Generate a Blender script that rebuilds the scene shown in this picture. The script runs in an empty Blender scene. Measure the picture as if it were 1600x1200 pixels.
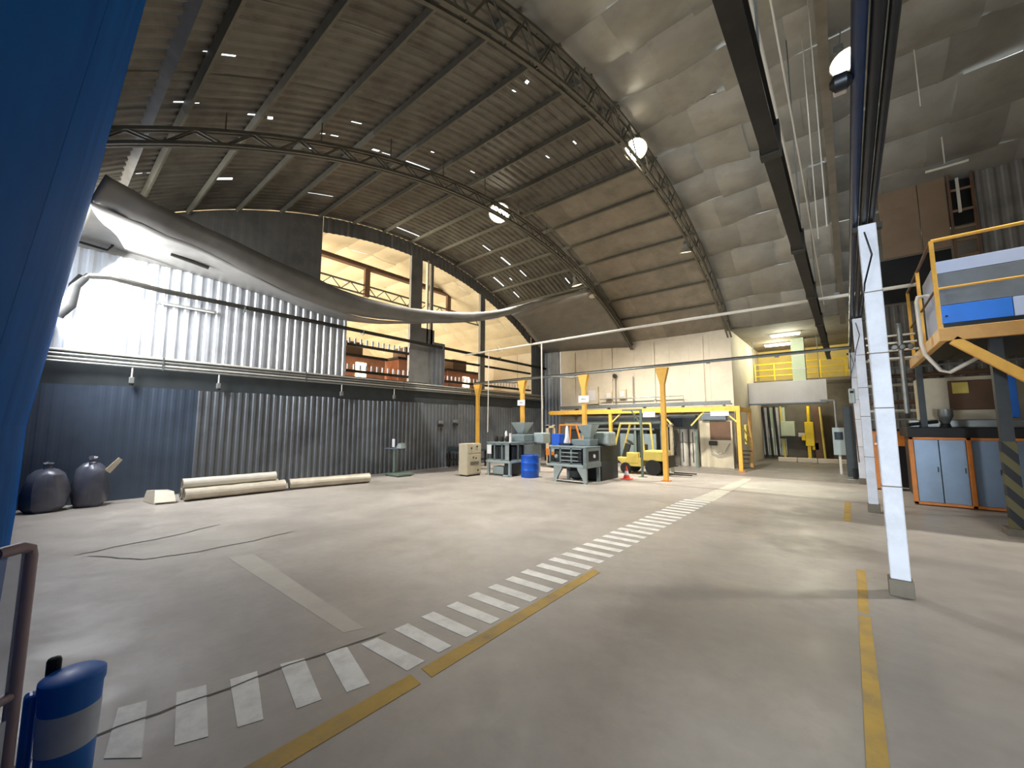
import bpy, math, random
from mathutils import Vector, Matrix, noise as mnoise
random.seed(7)
sc = bpy.context.scene
COL = sc.collection

# ------------------------------------------------------------------ camera, world, lights, exposure
cam = bpy.data.cameras.new('camera'); cam.sensor_width = 36; cam.sensor_fit = 'HORIZONTAL'
cam.lens = 625/1600*36; cam.clip_start = 0.05; cam.clip_end = 200
camo = bpy.data.objects.new('camera', cam); COL.objects.link(camo)
camo.location = (0, 0, 1.9)
camo.rotation_euler = (math.radians(90+5.94), 0, math.radians(39.88))
sc.camera = camo

w = bpy.data.worlds.new('sky'); sc.world = w; w.use_nodes = True
bgn = w.node_tree.nodes['Background']; bgn.inputs[0].default_value = (0.86, 0.93, 1.0, 1); bgn.inputs[1].default_value = 2.2

sc.view_settings.view_transform = 'Standard'; sc.view_settings.look = 'None'
sc.view_settings.gamma = 1; sc.view_settings.use_curve_mapping = False
sc.view_settings.exposure = 0.15

def area(name, loc, aim, sx, sy, power, color=(1, 1, 1)):
    l = bpy.data.lights.new(name, 'AREA'); l.shape = 'RECTANGLE'; l.size = sx; l.size_y = sy
    l.energy = power; l.color = color
    o = bpy.data.objects.new(name, l); COL.objects.link(o); o.location = loc
    o.rotation_euler = (Vector(aim)-Vector(loc)).to_track_quat('-Z', 'Y').to_euler()
    return o
def point(name, loc, power, color=(1, 1, 1), r=0.25):
    l = bpy.data.lights.new(name, 'POINT'); l.energy = power; l.color = color; l.shadow_soft_size = r
    o = bpy.data.objects.new(name, l); COL.objects.link(o); o.location = loc
    return o

def spot(name, loc, aim, power, color, ang=114, r=.2):
    l = bpy.data.lights.new(name, 'SPOT'); l.energy = power; l.color = color; l.shadow_soft_size = r
    l.spot_size = math.radians(ang); l.spot_blend = .9
    o = bpy.data.objects.new(name, l); COL.objects.link(o); o.location = loc
    o.rotation_euler = (Vector(aim)-Vector(loc)).to_track_quat('-Z', 'Y').to_euler()
    return o

# daylight through the open gate behind the photographer
area('gate_daylight', (2.6, -7.6, 1.5), (0.7, 8, 1.9), 1.6, 1.5, 1600, (0.80, 0.90, 1.0))
# daylight through the high window strip of the front wall, left end
area('window_daylight', (-13.0, 0.3, 5.65), (-11.5, 6, 1.6), 2.8, 2.6, 900, (0.95, 0.97, 1.0))
# added area light at an invented open front, brightening the adjoining hall
area('hall_fill', (-22.5, -1.5, 3.2), (-22, 10, 7.5), 13, 5.5, 4600, (1.0, 0.90, 0.70))
HALL_W = 4000; LAMPC = (1.0, 0.965, 0.89)

# ------------------------------------------------------------------ helpers
def lin(c):
    return tuple(((x/255)/12.92 if x/255 <= .04045 else ((x/255+.055)/1.055)**2.4) for x in c)
MATS = {}
def mat(name, rgb, rough=.6, metal=0., var=.12, scale=6., bump=.0, dirt=None, dscale=1.6, damt=.5, emit=None, alpha=None, trans=0, pvar=0, spec=None):
    m = bpy.data.materials.new(name); m.use_nodes = True; nt = m.node_tree; N = nt.nodes; L = nt.links
    b = N['Principled BSDF']; b.inputs['Roughness'].default_value = rough; b.inputs['Metallic'].default_value = metal
    if spec is not None: b.inputs['Specular IOR Level'].default_value = spec
    c = lin(rgb)
    tc = N.new('ShaderNodeTexCoord')
    n1 = N.new('ShaderNodeTexNoise'); n1.inputs['Scale'].default_value = scale; n1.inputs['Detail'].default_value = 5
    L.new(tc.outputs['Object'], n1.inputs['Vector'])
    r1 = N.new('ShaderNodeValToRGB'); r1.color_ramp.elements[0].position = .3; r1.color_ramp.elements[1].position = .7
    r1.color_ramp.elements[0].color = tuple(x*(1-var) for x in c)+(1,)
    r1.color_ramp.elements[1].color = tuple(min(1, x*(1+var)) for x in c)+(1,)
    L.new(n1.outputs['Fac'], r1.inputs['Fac'])
    out = r1.outputs['Color']
    if dirt:
        n2 = N.new('ShaderNodeTexNoise'); n2.inputs['Scale'].default_value = dscale; n2.inputs['Detail'].default_value = 6
        n2.inputs['Roughness'].default_value = .65
        L.new(tc.outputs['Object'], n2.inputs['Vector'])
        mr = N.new('ShaderNodeMapRange'); mr.inputs[1].default_value = .46; mr.inputs[2].default_value = .7; mr.inputs[4].default_value = damt
        L.new(n2.outputs['Fac'], mr.inputs[0])
        mx = N.new('ShaderNodeMix'); mx.data_type = 'RGBA'
        L.new(mr.outputs[0], mx.inputs[0]); L.new(out, mx.inputs[6]); mx.inputs[7].default_value = lin(dirt)+(1,)
        out = mx.outputs[2]
    if pvar:
        oi = N.new('ShaderNodeObjectInfo'); mr2 = N.new('ShaderNodeMapRange'); mr2.inputs[3].default_value = 1-pvar; mr2.inputs[4].default_value = 1+pvar
        L.new(oi.outputs['Random'], mr2.inputs[0]); hs = N.new('ShaderNodeHueSaturation'); L.new(mr2.outputs[0], hs.inputs['Value']); L.new(out, hs.inputs['Color']); out = hs.outputs[0]
    L.new(out, b.inputs['Base Color'])
    if bump:
        bp = N.new('ShaderNodeBump'); bp.inputs['Strength'].default_value = bump; bp.inputs['Distance'].default_value = .02
        L.new(n1.outputs['Fac'], bp.inputs['Height']); L.new(bp.outputs[0], b.inputs['Normal'])
    if emit:
        b.inputs['Emission Color'].default_value = lin(emit[0])+(1,); b.inputs['Emission Strength'].default_value = emit[1]
    if trans: b.inputs['Transmission Weight'].default_value = trans
    if alpha is not None: b.inputs['Alpha'].default_value = alpha
    MATS[name] = m
    return m

class MB:
    def __init__(s): s.v = []; s.f = []
    def add(s, v, f):
        k = len(s.v); s.v += [tuple(p) for p in v]; s.f += [tuple(i+k for i in q) for q in f]; return s
    def box(s, x0, y0, z0, x1, y1, z1):
        v = [(x0,y0,z0),(x1,y0,z0),(x1,y1,z0),(x0,y1,z0),(x0,y0,z1),(x1,y0,z1),(x1,y1,z1),(x0,y1,z1)]
        return s.add(v, [(0,3,2,1),(4,5,6,7),(0,1,5,4),(1,2,6,5),(2,3,7,6),(3,0,4,7)])
    def cbox(s, c, d):
        return s.box(c[0]-d[0]/2,c[1]-d[1]/2,c[2]-d[2]/2,c[0]+d[0]/2,c[1]+d[1]/2,c[2]+d[2]/2)
    def bar(s, p0, p1, a, b=None, up=(0,0,1)):
        b = b or a; p0 = Vector(p0); p1 = Vector(p1); d = (p1-p0).normalized(); u = Vector(up)
        if abs(d.dot(u)) > .98: u = Vector((0,1,0))
        r = d.cross(u).normalized(); u = r.cross(d).normalized()
        v = []
        for p in (p0, p1):
            for i, j in ((-1,-1),(1,-1),(1,1),(-1,1)): v.append(p+r*i*a/2+u*j*b/2)
        return s.add(v, [(0,1,2,3),(7,6,5,4),(0,4,5,1),(1,5,6,2),(2,6,7,3),(3,7,4,0)])
    def tube(s, p0, p1, r, n=10, r1=None):
        return s.path([p0, p1], r, n, r1)
    def path(s, pts, r, n=8, r1=None):
        pts = [Vector(p) for p in pts]; v = []; f = []
        ref = None
        for i, p in enumerate(pts):
            d = (pts[min(i+1, len(pts)-1)]-pts[max(i-1, 0)]).normalized()
            if ref is None: ref = Vector((0,0,1)) if abs(d.z) < .9 else Vector((1,0,0))
            a = d.cross(ref).normalized(); ref = a.cross(d).normalized()
            rr = r if r1 is None else r+(r1-r)*i/(len(pts)-1)
            for k in range(n):
                t = 2*math.pi*k/n; v.append(p+a*math.cos(t)*rr+ref*math.sin(t)*rr)
        for i in range(len(pts)-1):
            for k in range(n):
                f.append((i*n+k, i*n+(k+1)%n, (i+1)*n+(k+1)%n, (i+1)*n+k))
        f.append(tuple(range(n-1,-1,-1))); f.append(tuple((len(pts)-1)*n+k for k in range(n)))
        return s.add(v, f)
    def lathe(s, prof, c=(0,0,0), n=24, axis=(0,0,1)):
        q = Vector((0,0,1)).rotation_difference(Vector(axis)); v = []; f = []
        for r, z in prof:
            for k in range(n):
                t = 2*math.pi*k/n; v.append(Vector(c)+q@Vector((r*math.cos(t), r*math.sin(t), z)))
        for i in range(len(prof)-1):
            for k in range(n): f.append((i*n+k, i*n+(k+1)%n, (i+1)*n+(k+1)%n, (i+1)*n+k))
        if prof[0][0] > 1e-4: f.append(tuple(range(n-1,-1,-1)))
        if prof[-1][0] > 1e-4: f.append(tuple((len(prof)-1)*n+k for k in range(n)))
        return s.add(v, f)
    def prism(s, poly, plane, a, b):
        def P(u, w, t): return {'xz':(u,t,w),'yz':(t,u,w),'xy':(u,w,t)}[plane]
        n = len(poly); v = [P(u,w,a) for u,w in poly]+[P(u,w,b) for u,w in poly]
        return s.add(v, [tuple(range(n)), tuple(range(2*n-1,n-1,-1))]+[(i,i+n,(i+1)%n+n,(i+1)%n) for i in range(n)])
    def grid(s, rows, skip=()):
        m = len(rows[0]); v = [p for r in rows for p in r]; f = []
        for i in range(len(rows)-1):
            for j in range(m-1):
                if (i,j) in skip: continue
                f.append((i*m+j, i*m+j+1, (i+1)*m+j+1, (i+1)*m+j))
        return s.add(v, f)
    def frustum(s, c0, d0, c1, d1):
        v = []
        for c, d in ((c0,d0),(c1,d1)):
            for i,j in ((-1,-1),(1,-1),(1,1),(-1,1)): v.append((c[0]+i*d[0]/2, c[1]+j*d[1]/2, c[2]))
        return s.add(v, [(0,3,2,1),(4,5,6,7),(0,1,5,4),(1,2,6,5),(2,3,7,6),(3,0,4,7)])
    def build(s, name, m, parent=None, smooth=False, bevel=0, solid=0, local=False):
        me = bpy.data.meshes.new(name)
        off = Vector((0,0,0))
        if parent is not None and not local:
            p = parent
            while p is not None: off += p.location; p = p.parent
        me.from_pydata([tuple(Vector(p)-off) for p in s.v], [], s.f); me.materials.append(MATS[m] if isinstance(m, str) else m)
        if smooth:
            me.polygons.foreach_set('use_smooth', [True]*len(me.polygons))
            me.set_sharp_from_angle(angle=math.radians(38))
        o = bpy.data.objects.new(name, me); COL.objects.link(o)
        if parent is not None: o.parent = parent
        if bevel:
            bm = o.modifiers.new('edge', 'BEVEL'); bm.width = bevel; bm.segments = 2; bm.limit_method = 'ANGLE'
        if solid:
            so = o.modifiers.new('thick', 'SOLIDIFY'); so.thickness = solid
        return o
def tag(o, label, cat, group=None):
    o['label'] = label; o['category'] = cat
    if group: o['group'] = group
    return o
def thing(name, loc, label, cat, group=None):
    o = bpy.data.objects.new(name, None); COL.objects.link(o); o.location = loc; o.empty_display_size = .1
    return tag(o, label, cat, group)
def struct(name, loc=(0,0,0), label=None):
    o = bpy.data.objects.new(name, None); COL.objects.link(o); o.location = loc; o['kind'] = 'structure'
    if label: o['label'] = label
    return o
def dup(o, loc, label, group=None):
    r = o.copy(); COL.objects.link(r); r.location = loc; r['label'] = label
    if group: r['group'] = group
    for ch in o.children:
        c = ch.copy(); COL.objects.link(c); c.parent = r
        for g in ch.children:
            d = g.copy(); COL.objects.link(d); d.parent = c
    return r
def inst(o, parent, loc=(0,0,0)):
    c = o.copy(); COL.objects.link(c); c.parent = parent; c.location = loc
    return c

# vault: circle in the y-z plane, axis along x
RC, YC, ZC = 16.2, 10.1, -6.1
def rz(y, off=0.0):
    return ZC+math.sqrt(max(0, (RC+off)**2-(y-YC)**2))
def rp(x, phi, off=0.0):
    return (x, YC+(RC+off)*math.sin(phi), ZC+(RC+off)*math.cos(phi))
PH0 = math.asin((-0.06-YC)/RC); PH1 = math.asin((20.4-YC)/RC); DPH = 1.35/RC
ROWS = []
p = .34
while p-DPH > PH0+.02: p -= DPH
while p < PH1-.02: ROWS.append(p); p += DPH
EDG = [PH0]+ROWS+[PH1]
XW = -14.5; XT2 = -8.6; XT1 = -3.91

# ------------------------------------------------------------------ materials
mat('roof_sheet', (112,108,98), .55, .35, .14, 3, dirt=(70,60,50), damt=.6)
mat('foil', (162,161,154), .42, .4, .08, 2.2, .15, dirt=(120,112,100), damt=.35, pvar=.16)
mat('foil_cream', (232,218,186), .45, .15, .06, 1.2, .1, dirt=(200,184,150), damt=.4)
mat('foil_flat', (140,132,118), .5, .3, .1, 3, dirt=(105,98,86), damt=.5, pvar=.12)
mat('membrane', (130,127,121), .5, .25, .1, 2.5, .3, dirt=(105,100,92), damt=.4)
mat('purlin', (122,118,104), .6, .2, .1, 5)
mat('truss_steel', (104,100,88), .55, .3, .12, 8)
mat('gable_sheet', (132,130,126), .6, .2, .1, 2, dirt=(70,72,74), damt=.4)
mat('white_sheet', (205,208,212), .42, .35, .06, 2, dirt=(160,164,165), damt=.35)
mat('grey_sheet', (128,133,138), .42, .45, .12, 1.2, dirt=(82,86,90), dscale=.8, damt=.6, pvar=.2)
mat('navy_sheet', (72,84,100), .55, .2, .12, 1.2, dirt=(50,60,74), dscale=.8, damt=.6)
mat('dark_board', (66,72,74), .6, .1, .15, 3)
mat('blue_paint', (16,88,166), .95, spec=.03, metal=0, var=.15, scale=1.2, dirt=(14,66,140), damt=.5)
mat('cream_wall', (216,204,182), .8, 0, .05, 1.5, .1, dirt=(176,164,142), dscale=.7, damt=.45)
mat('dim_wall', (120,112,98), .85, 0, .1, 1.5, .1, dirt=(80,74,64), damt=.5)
mat('terracotta', (206,142,112), .8, 0, .12, 4, .2, dirt=(150,92,66), damt=.5)
mat('steel_dark', (58,56,50), .5, .5, .2, 5, dirt=(30,28,24), damt=.5)
mat('rust_dark', (36,32,26), .55, .3, .35, 5, .2, dirt=(24,20,15), dscale=3, damt=.8)
mat('navy_pipe', (34,50,78), .35, .4, .15, 5)
mat('black_pipe', (26,29,34), .4, .4, .2, 5)
mat('white_column', (214,217,224), .55, 0, .05, 5, .1, dirt=(150,150,152), dscale=3, damt=.35)
mat('grey_pipe', (150,152,148), .4, .5, .1, 6)
mat('white_pipe', (214,208,194), .5, .1, .05, 6)
mat('galv', (128,132,130), .4, .6, .12, 8)
mat('yellow', (240,184,78), .5, 0, .06, 6, dirt=(206,146,50), dscale=4, damt=.4)
mat('bright_yellow', (240,204,10), .45, 0, .05, 6, dirt=(190,150,10), damt=.3)
mat('lemon', (226,206,108), .5, 0, .06, 6, dirt=(180,156,70), damt=.35)
mat('orange', (214,128,44), .5, 0, .08, 6, dirt=(150,84,30), damt=.4)
mat('machine_grey', (126,140,142), .45, .15, .08, 6, dirt=(84,94,96), damt=.4)
mat('machine_light', (168,180,178), .4, .15, .06, 6, dirt=(120,130,128), damt=.3)
mat('machine_dark', (52,58,60), .5, .2, .15, 5)
mat('black', (18,18,18), .6, 0, .2, 5)
mat('dark_glass', (40,48,56), .15, .1, .1, 3)
mat('beige', (204,192,164), .5, .05, .05, 5, dirt=(160,148,122), damt=.3)
mat('blue_plastic', (24,92,206), .42, 0, .06, 3, dirt=(16,60,150), damt=.3)
mat('bin_blue', (14,110,214), .4, 0, .06, 3, dirt=(6,60,120), damt=.3)
mat('bin_band', (190,202,224), .5, 0, .06, 5, dirt=(110,124,150), damt=.4)
mat('paper', (236,236,238), .8, 0, .02, 5)
mat('print_grey', (150,146,136), .8, 0, .05, 5)
mat('cone_red', (226,84,70), .5, 0, .05, 5)
mat('rubber', (38,38,36), .8, 0, .2, 8, .2)
mat('roll', (208,198,178), .5, .2, .08, 4, .2, dirt=(164,152,132), damt=.5)
mat('bag', (96,98,108), .32, .15, .15, 5, .25, dirt=(58,60,70), damt=.5)
mat('mauve_steel', (150,134,146), .5, .2, .08, 6)
mat('clear_sheet', (150,160,190), .25, 0, .05, 3, alpha=.35)
mat('panel_bluegrey', (112,130,150), .38, .3, .08, 2, dirt=(96,104,112), damt=.4)
mat('brown_board', (134,112,88), .7, 0, .08, 2, dirt=(108,88,68), damt=.4)
mat('rust_brown', (104,78,58), .7, 0, .12, 3)
mat('pale_blue', (188,204,238), .45, .1, .04, 3)
mat('slate_panel', (112,122,132), .5, .1, .08, 4, dirt=(86,94,104), damt=.4)
mat('sky_panel', (48,128,236), .4, 0, .04, 3)
mat('ochre', (218,168,96), .5, 0, .06, 4, dirt=(168,112,50), damt=.4)
mat('white_box', (214,208,206), .6, 0, .04, 3, dirt=(180,172,168), damt=.3)
mat('pale_green', (196,206,178), .6, 0, .05, 3)
mat('yellow_wall', (222,198,120), .8, 0, .08, 2)
mat('green_steel', (116,132,118), .5, .2, .08, 5)
mat('lamp_glow', (255,250,236), .3, 0, 0, 3, emit=((255,248,226), 14))
mat('lamp_soft', (255,246,220), .3, 0, 0, 3, emit=((255,240,200), 3))
mat('reflector', (190,184,166), .3, .6, .05, 4)
mat('stripe_paint', (232,230,224), .6, 0, .04, 8, dirt=(178,172,162), dscale=5, damt=.5)
mat('old_paint', (196,192,176), .7, 0, .05, 8, dirt=(172,165,150), dscale=3, damt=.8)
mat('line_paint', (186,152,72), .65, 0, .1, 8, dirt=(134,120,92), dscale=4, damt=.85)
mat('repair_cement', (184,177,165), .7, 0, .05, 6, dirt=(166,158,148), dscale=3, damt=.7)
mat('crack', (96,90,82), .9, 0, .1, 8)
mat('cardboard', (168,132,92), .8, 0, .08, 4)

# hazard stripes: diagonal bands in object space
def hazard():
    m = bpy.data.materials.new('hazard'); m.use_nodes = True; N = m.node_tree.nodes; L = m.node_tree.links
    b = N['Principled BSDF']; b.inputs['Roughness'].default_value = .55
    tc = N.new('ShaderNodeTexCoord'); sp = N.new('ShaderNodeSeparateXYZ'); L.new(tc.outputs['Object'], sp.inputs[0])
    a = N.new('ShaderNodeMath'); a.operation = 'MULTIPLY_ADD'; L.new(sp.outputs[0], a.inputs[0]); a.inputs[1].default_value = 1.3; L.new(sp.outputs[2], a.inputs[2])
    d = N.new('ShaderNodeMath'); d.operation = 'MULTIPLY'; L.new(a.outputs[0], d.inputs[0]); d.inputs[1].default_value = 2.6
    fr = N.new('ShaderNodeMath'); fr.operation = 'FRACT'; L.new(d.outputs[0], fr.inputs[0])
    g = N.new('ShaderNodeMath'); g.operation = 'GREATER_THAN'; L.new(fr.outputs[0], g.inputs[0]); g.inputs[1].default_value = .5
    mx = N.new('ShaderNodeMix'); mx.data_type = 'RGBA'; L.new(g.outputs[0], mx.inputs[0])
    mx.inputs[6].default_value = lin((16,20,28))+(1,); mx.inputs[7].default_value = lin((96,90,52))+(1,)
    L.new(mx.outputs[2], b.inputs['Base Color']); MATS['hazard'] = m
hazard()

# concrete floor: mottling, old stains, lighter repair slabs and painted shade at right
def concrete():
    m = bpy.data.materials.new('concrete'); m.use_nodes = True; N = m.node_tree.nodes; L = m.node_tree.links
    b = N['Principled BSDF']; tc = N.new('ShaderNodeTexCoord'); P = tc.outputs['Object']
    sp = N.new('ShaderNodeSeparateXYZ'); L.new(P, sp.inputs[0])
    def nz(scale, detail=6, rough=.6):
        n = N.new('ShaderNodeTexNoise'); n.inputs['Scale'].default_value = scale; n.inputs['Detail'].default_value = detail
        n.inputs['Roughness'].default_value = rough; L.new(P, n.inputs['Vector']); return n.outputs['Fac']
    def mr(v, a, c, o0=0., o1=1.):
        n = N.new('ShaderNodeMapRange'); n.interpolation_type = 'SMOOTHSTEP'
        for i, x in ((1,a),(2,c),(3,o0),(4,o1)): n.inputs[i].default_value = x
        L.new(v, n.inputs[0]); return n.outputs[0]
    def op(k, a, c):
        n = N.new('ShaderNodeMath'); n.operation = k
        for i, x in enumerate((a, c)):
            if isinstance(x, (int, float)): n.inputs[i].default_value = x
            else: L.new(x, n.inputs[i])
        return n.outputs[0]
    def mix(f, a, c):
        n = N.new('ShaderNodeMix'); n.data_type = 'RGBA'
        if isinstance(f, (int, float)): n.inputs[0].default_value = f
        else: L.new(f, n.inputs[0])
        for i, x in ((6,a),(7,c)):
            if isinstance(x, tuple): n.inputs[i].default_value = x+(1,)
            else: L.new(x, n.inputs[i])
        return n.outputs[2]
    wob = op('MULTIPLY', op('SUBTRACT', nz(.9), .5), 1.6)
    X = op('ADD', sp.outputs[0], wob); Y = op('ADD', sp.outputs[1], wob)
    def blob(cx, cy, rx, ry, e=.35):
        dx = op('DIVIDE', op('SUBTRACT', X, cx), rx); dy = op('DIVIDE', op('SUBTRACT', Y, cy), ry)
        d = op('SQRT', op('ADD', op('MULTIPLY', dx, dx), op('MULTIPLY', dy, dy)), 0)
        return mr(d, 1-e, 1+e, 1, 0)
    base = mix(mr(nz(.5), .3, .7), lin((160,152,143)), lin((180,172,162)))
    base = mix(mr(nz(5, 8, .7), .35, .7, 0, .35), base, lin((146,140,131)))
    base = mix(op('MULTIPLY', blob(-1.4, 14.8, 1.9, 1.6), .7), base, lin((196,192,180)))
    base = mix(op('MULTIPLY', blob(-1.5, 10.2, 1.7, 1.1), .35), base, lin((120,112,102)))
    base = mix(op('MULTIPLY', blob(-.9, 4.6, 1.0, 1.1, .5), .5), base, lin((112,104,95)))
    base = mix(op('MULTIPLY', blob(-.3, 8.2, 1.3, .5), .45), base, lin((116,108,98)))
    base = mix(op('MULTIPLY', blob(-8.2, 1.8, 1.0, .9), .35), base, lin((196,190,178)))
    base = mix(op('MULTIPLY', blob(-11.3, 7.6, .9, 1.2), .4), base, lin((128,120,110)))
    base = mix(op('MULTIPLY', blob(1.6, 4, 1.6, 6, .3), .5), base, lin((118,114,112)))  # shade over the right-hand floor painted into the colour
    base = mix(op('MULTIPLY', mr(sp.outputs[1], 17.3, 17.5), .8), base, lin((112,106,98)))
    L.new(base, b.inputs['Base Color'])
    L.new(mr(nz(1.3), .3, .7, .34, .62), b.inputs['Roughness'])
    bp = N.new('ShaderNodeBump'); bp.inputs['Strength'].default_value = .12; bp.inputs['Distance'].default_value = .01
    L.new(nz(9), bp.inputs['Height']); L.new(bp.outputs[0], b.inputs['Normal'])
    MATS['concrete'] = m
concrete()

# ------------------------------------------------------------------ floor and its painted marks
floor = MB().box(-32, -8, -.2, 9, 31, 0).build('floor', 'concrete'); floor['kind'] = 'structure'
def flat(name, quad, m, z=.004):
    b = MB(); n = len(quad)
    v = [(x,y,0.0005) for x,y in quad]+[(x,y,z) for x,y in quad]
    b.add(v, [tuple(range(n-1,-1,-1)), tuple(range(n,2*n))]+[(i,(i+1)%n,(i+1)%n+n,i+n) for i in range(n)])
    return b.build(name, m, floor)
near = [[(-3.91,.53),(-3.86,.67),(-3.24,.56),(-3.40,.42)],[(-3.81,.82),(-3.75,.98),(-3.14,.85),(-3.21,.70)],
        [(-3.69,1.11),(-3.65,1.28),(-3.04,1.12),(-3.09,.99)],[(-3.61,1.43),(-3.55,1.59),(-2.94,1.45),(-2.98,1.30)],
        [(-3.51,1.74),(-3.44,1.90),(-2.84,1.76),(-2.88,1.60)],[(-3.39,2.0),(-3.37,2.15),(-2.76,2.20),(-2.76,2.03)]]
for k in (-1, -2):
    near.insert(0, [(x-.1*(-k), y+.30*k) for x,y in [(-3.91,.53),(-3.86,.67),(-3.26,.55),(-3.34,.40)]])
for q in near: flat('painted_stripe', q, 'stripe_paint')
y = 2.33
while y < 10.9:
    j = random.uniform(-.012, .012)
    flat('painted_stripe', [(-3.385+j,y),(-3.38+j,y+.155),(-2.76,y+.16),(-2.765,y+.02)], 'stripe_paint'); y += .3165
flat('painted_band', [(-3.22,11.1),(-2.72,11.1),(-2.76,16.7),(-3.0,16.7)], 'old_paint')
flat('painted_band', [(-2.72,14.2),(-.4,13.7),(-.35,14.1),(-2.72,14.7)], 'old_paint', .003)
flat('yellow_line', [(-2.72,.2),(-2.56,.2),(-2.55,2.0),(-2.70,2.02)], 'line_paint')
flat('yellow_line', [(-2.70,2.12),(-2.55,2.1),(-2.60,4.9),(-2.73,4.95)], 'line_paint')
flat('yellow_line', [(-.05,1.2),(.06,1.2),(.045,5.5),(-.045,5.5)], 'line_paint')
flat('yellow_line', [(-.045,5.6),(.04,5.6),(.05,7.2),(-.04,7.2)], 'line_paint')
flat('yellow_line', [(-.2,10.6),(-.08,10.6),(-.07,13.2),(-.19,13.2)], 'line_paint')
flat('repair_strip', [(-7.0,1.98),(-6.9,2.28),(-3.62,2.17),(-3.7,2.0)], 'repair_cement', .002)
def crack(pts, wd=.02):
    n = len(pts); L = []; R = []
    for i, p in enumerate(pts):
        a = pts[max(i-1,0)]; c = pts[min(i+1,n-1)]; d = Vector((c[0]-a[0], c[1]-a[1], 0)).normalized()
        q = Vector((-d.y, d.x, 0))*wd/2*(1 if 0 < i < n-1 else .4); L.append((p[0]+q.x,p[1]+q.y,.0052)); R.append((p[0]-q.x,p[1]-q.y,.0052))
    MB().grid([R, L]).build('floor_crack', 'crack', floor)
def wig(pts, amp=.03, k=5):
    o = []
    for a, c in zip(pts, pts[1:]):
        for i in range(k):
            t = i/k; o.append((a[0]+(c[0]-a[0])*t+random.uniform(-amp,amp), a[1]+(c[1]-a[1])*t+random.uniform(-amp,amp)))
    return o+[pts[-1]]
crack(wig([(-3.72,-.2),(-3.67,.5),(-3.6,.97),(-3.52,1.6),(-3.4,2.25)], .012), .016)
crack(wig([(-8.83,.55),(-8.96,1.0),(-9.03,1.55),(-9.44,2.5)]), .035)
crack(wig([(-8.68,.7),(-7.84,1.16),(-7.68,1.78),(-7.66,2.55),(-7.81,3.2)]), .03)

# ------------------------------------------------------------------ ceiling: corrugated sheets, foil panels, purlins
ceiling = struct('ceiling')
GAPS = [(-7.01,1.21,1.32),(-7.08,1.46,1.64),(-8.45,1.12,1.31),(-8.5,1.36,1.47),(-8.86,2.32,2.59),(-8.91,2.68,2.78),(-9.2,3.67,3.76),(-9.24,3.91,4.01),
 (-9.26,4.15,4.33),(-8.49,4.27,4.52),(-8.09,2.47,2.56),(-10.07,3.96,4.11),(-9.47,5.39,5.59),(-9.5,5.7,5.99),(-9.56,6.53,7.4),(-9.62,8.21,8.75),
 (-8.7,6.77,6.88),(-8.74,8.39,8.57),(-13.83,9.1,10.22),(-12.8,4.97,5.92),(-11.49,1.03,1.13),(-11.56,1.22,1.35),(-12.04,2.38,2.49),(-12.14,2.59,2.93),
 (-12.06,12.38,12.87),(-11.95,13.5,14.17),(-11.8,14.72,15.21),(-12.69,14.99,15.19),(-13.45,14.62,15.41),(-13.24,15.97,16.43),(-10.02,16.01,16.39),
 (-5.13,6.65,6.75),(-5.54,6.64,6.75),(-5.58,9.45,9.62),(-6.54,9.44,9.6)]
def corr(t, per=.25, dep=.028):
    u = (t/per) % 1
    return dep*(0 if u < .3 else (u-.3)/.15 if u < .45 else 1 if u < .75 else (1-u)/.25)
BRK = (0, .3, .45, .75)
def stops(a, b, per=.25):
    s = {a, b}; k = math.floor(a/per)
    while k*per < b:
        for q in BRK:
            t = (k+q)*per
            if a+.004 < t < b-.004: s.add(t)
        k += 1
    return s
def roof_sheet(x0, x1, y0, y1, m='roof_sheet', off=0.0):
    g = [(x,a,c) for x,a,c in GAPS if x0 < x < x1 and a < y1 and c > y0]
    xs = stops(x0, x1); ys = {y0, y1}; n = 9
    for i in range(1, n): ys.add(y0+(y1-y0)*i/n)
    for x,a,c in g:
        wd = .022 if c-a < .3 else .034
        xs = {t for t in xs if t in (x0,x1) or abs(t-x) > wd+.004}|{max(x0,x-wd), min(x1,x+wd)}; ys |= {max(a,y0), min(c,y1)}
    xs = sorted(xs); ys = sorted(ys)
    rows = []
    for yy in ys:
        ph = math.asin((yy-YC)/RC); rows.append([rp(x, ph, off+corr(x)) for x in xs])
    skip = set()
    for x,a,c in g:
        for i in range(len(ys)-1):
            for j in range(len(xs)-1):
                if abs((xs[j]+xs[j+1])/2-x) < .034 and ys[i] >= a-1e-6 and ys[i+1] <= c+1e-6: skip.add((i,j))
    b = MB().grid(rows, skip); return b.build('roof_sheet', m, ceiling)
def frange(a, b, n): return [a+(b-a)*i/n for i in range(n+1)]
YS = [-.06, 7.0, 13.6, 20.4]
xs = frange(XW, XT2, 6)
for i in range(6):
    for k in range(3): roof_sheet(xs[i]-.05, xs[i+1]+.05, YS[k]-(.05 if k else 0), YS[k+1], off=(.0,.006)[i%2]+.003*k)
xs = frange(XT2, XT1, 5); YB = YC+RC*math.sin(ROWS[-7])
for i in range(5):
    roof_sheet(xs[i]-.05, xs[i+1]+.05, -.06, 6.6, off=(.0,.006)[i%2]); roof_sheet(xs[i]-.05, xs[i+1]+.05, 6.55, YB+.12, off=(.0,.006)[i%2]+.003)
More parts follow.
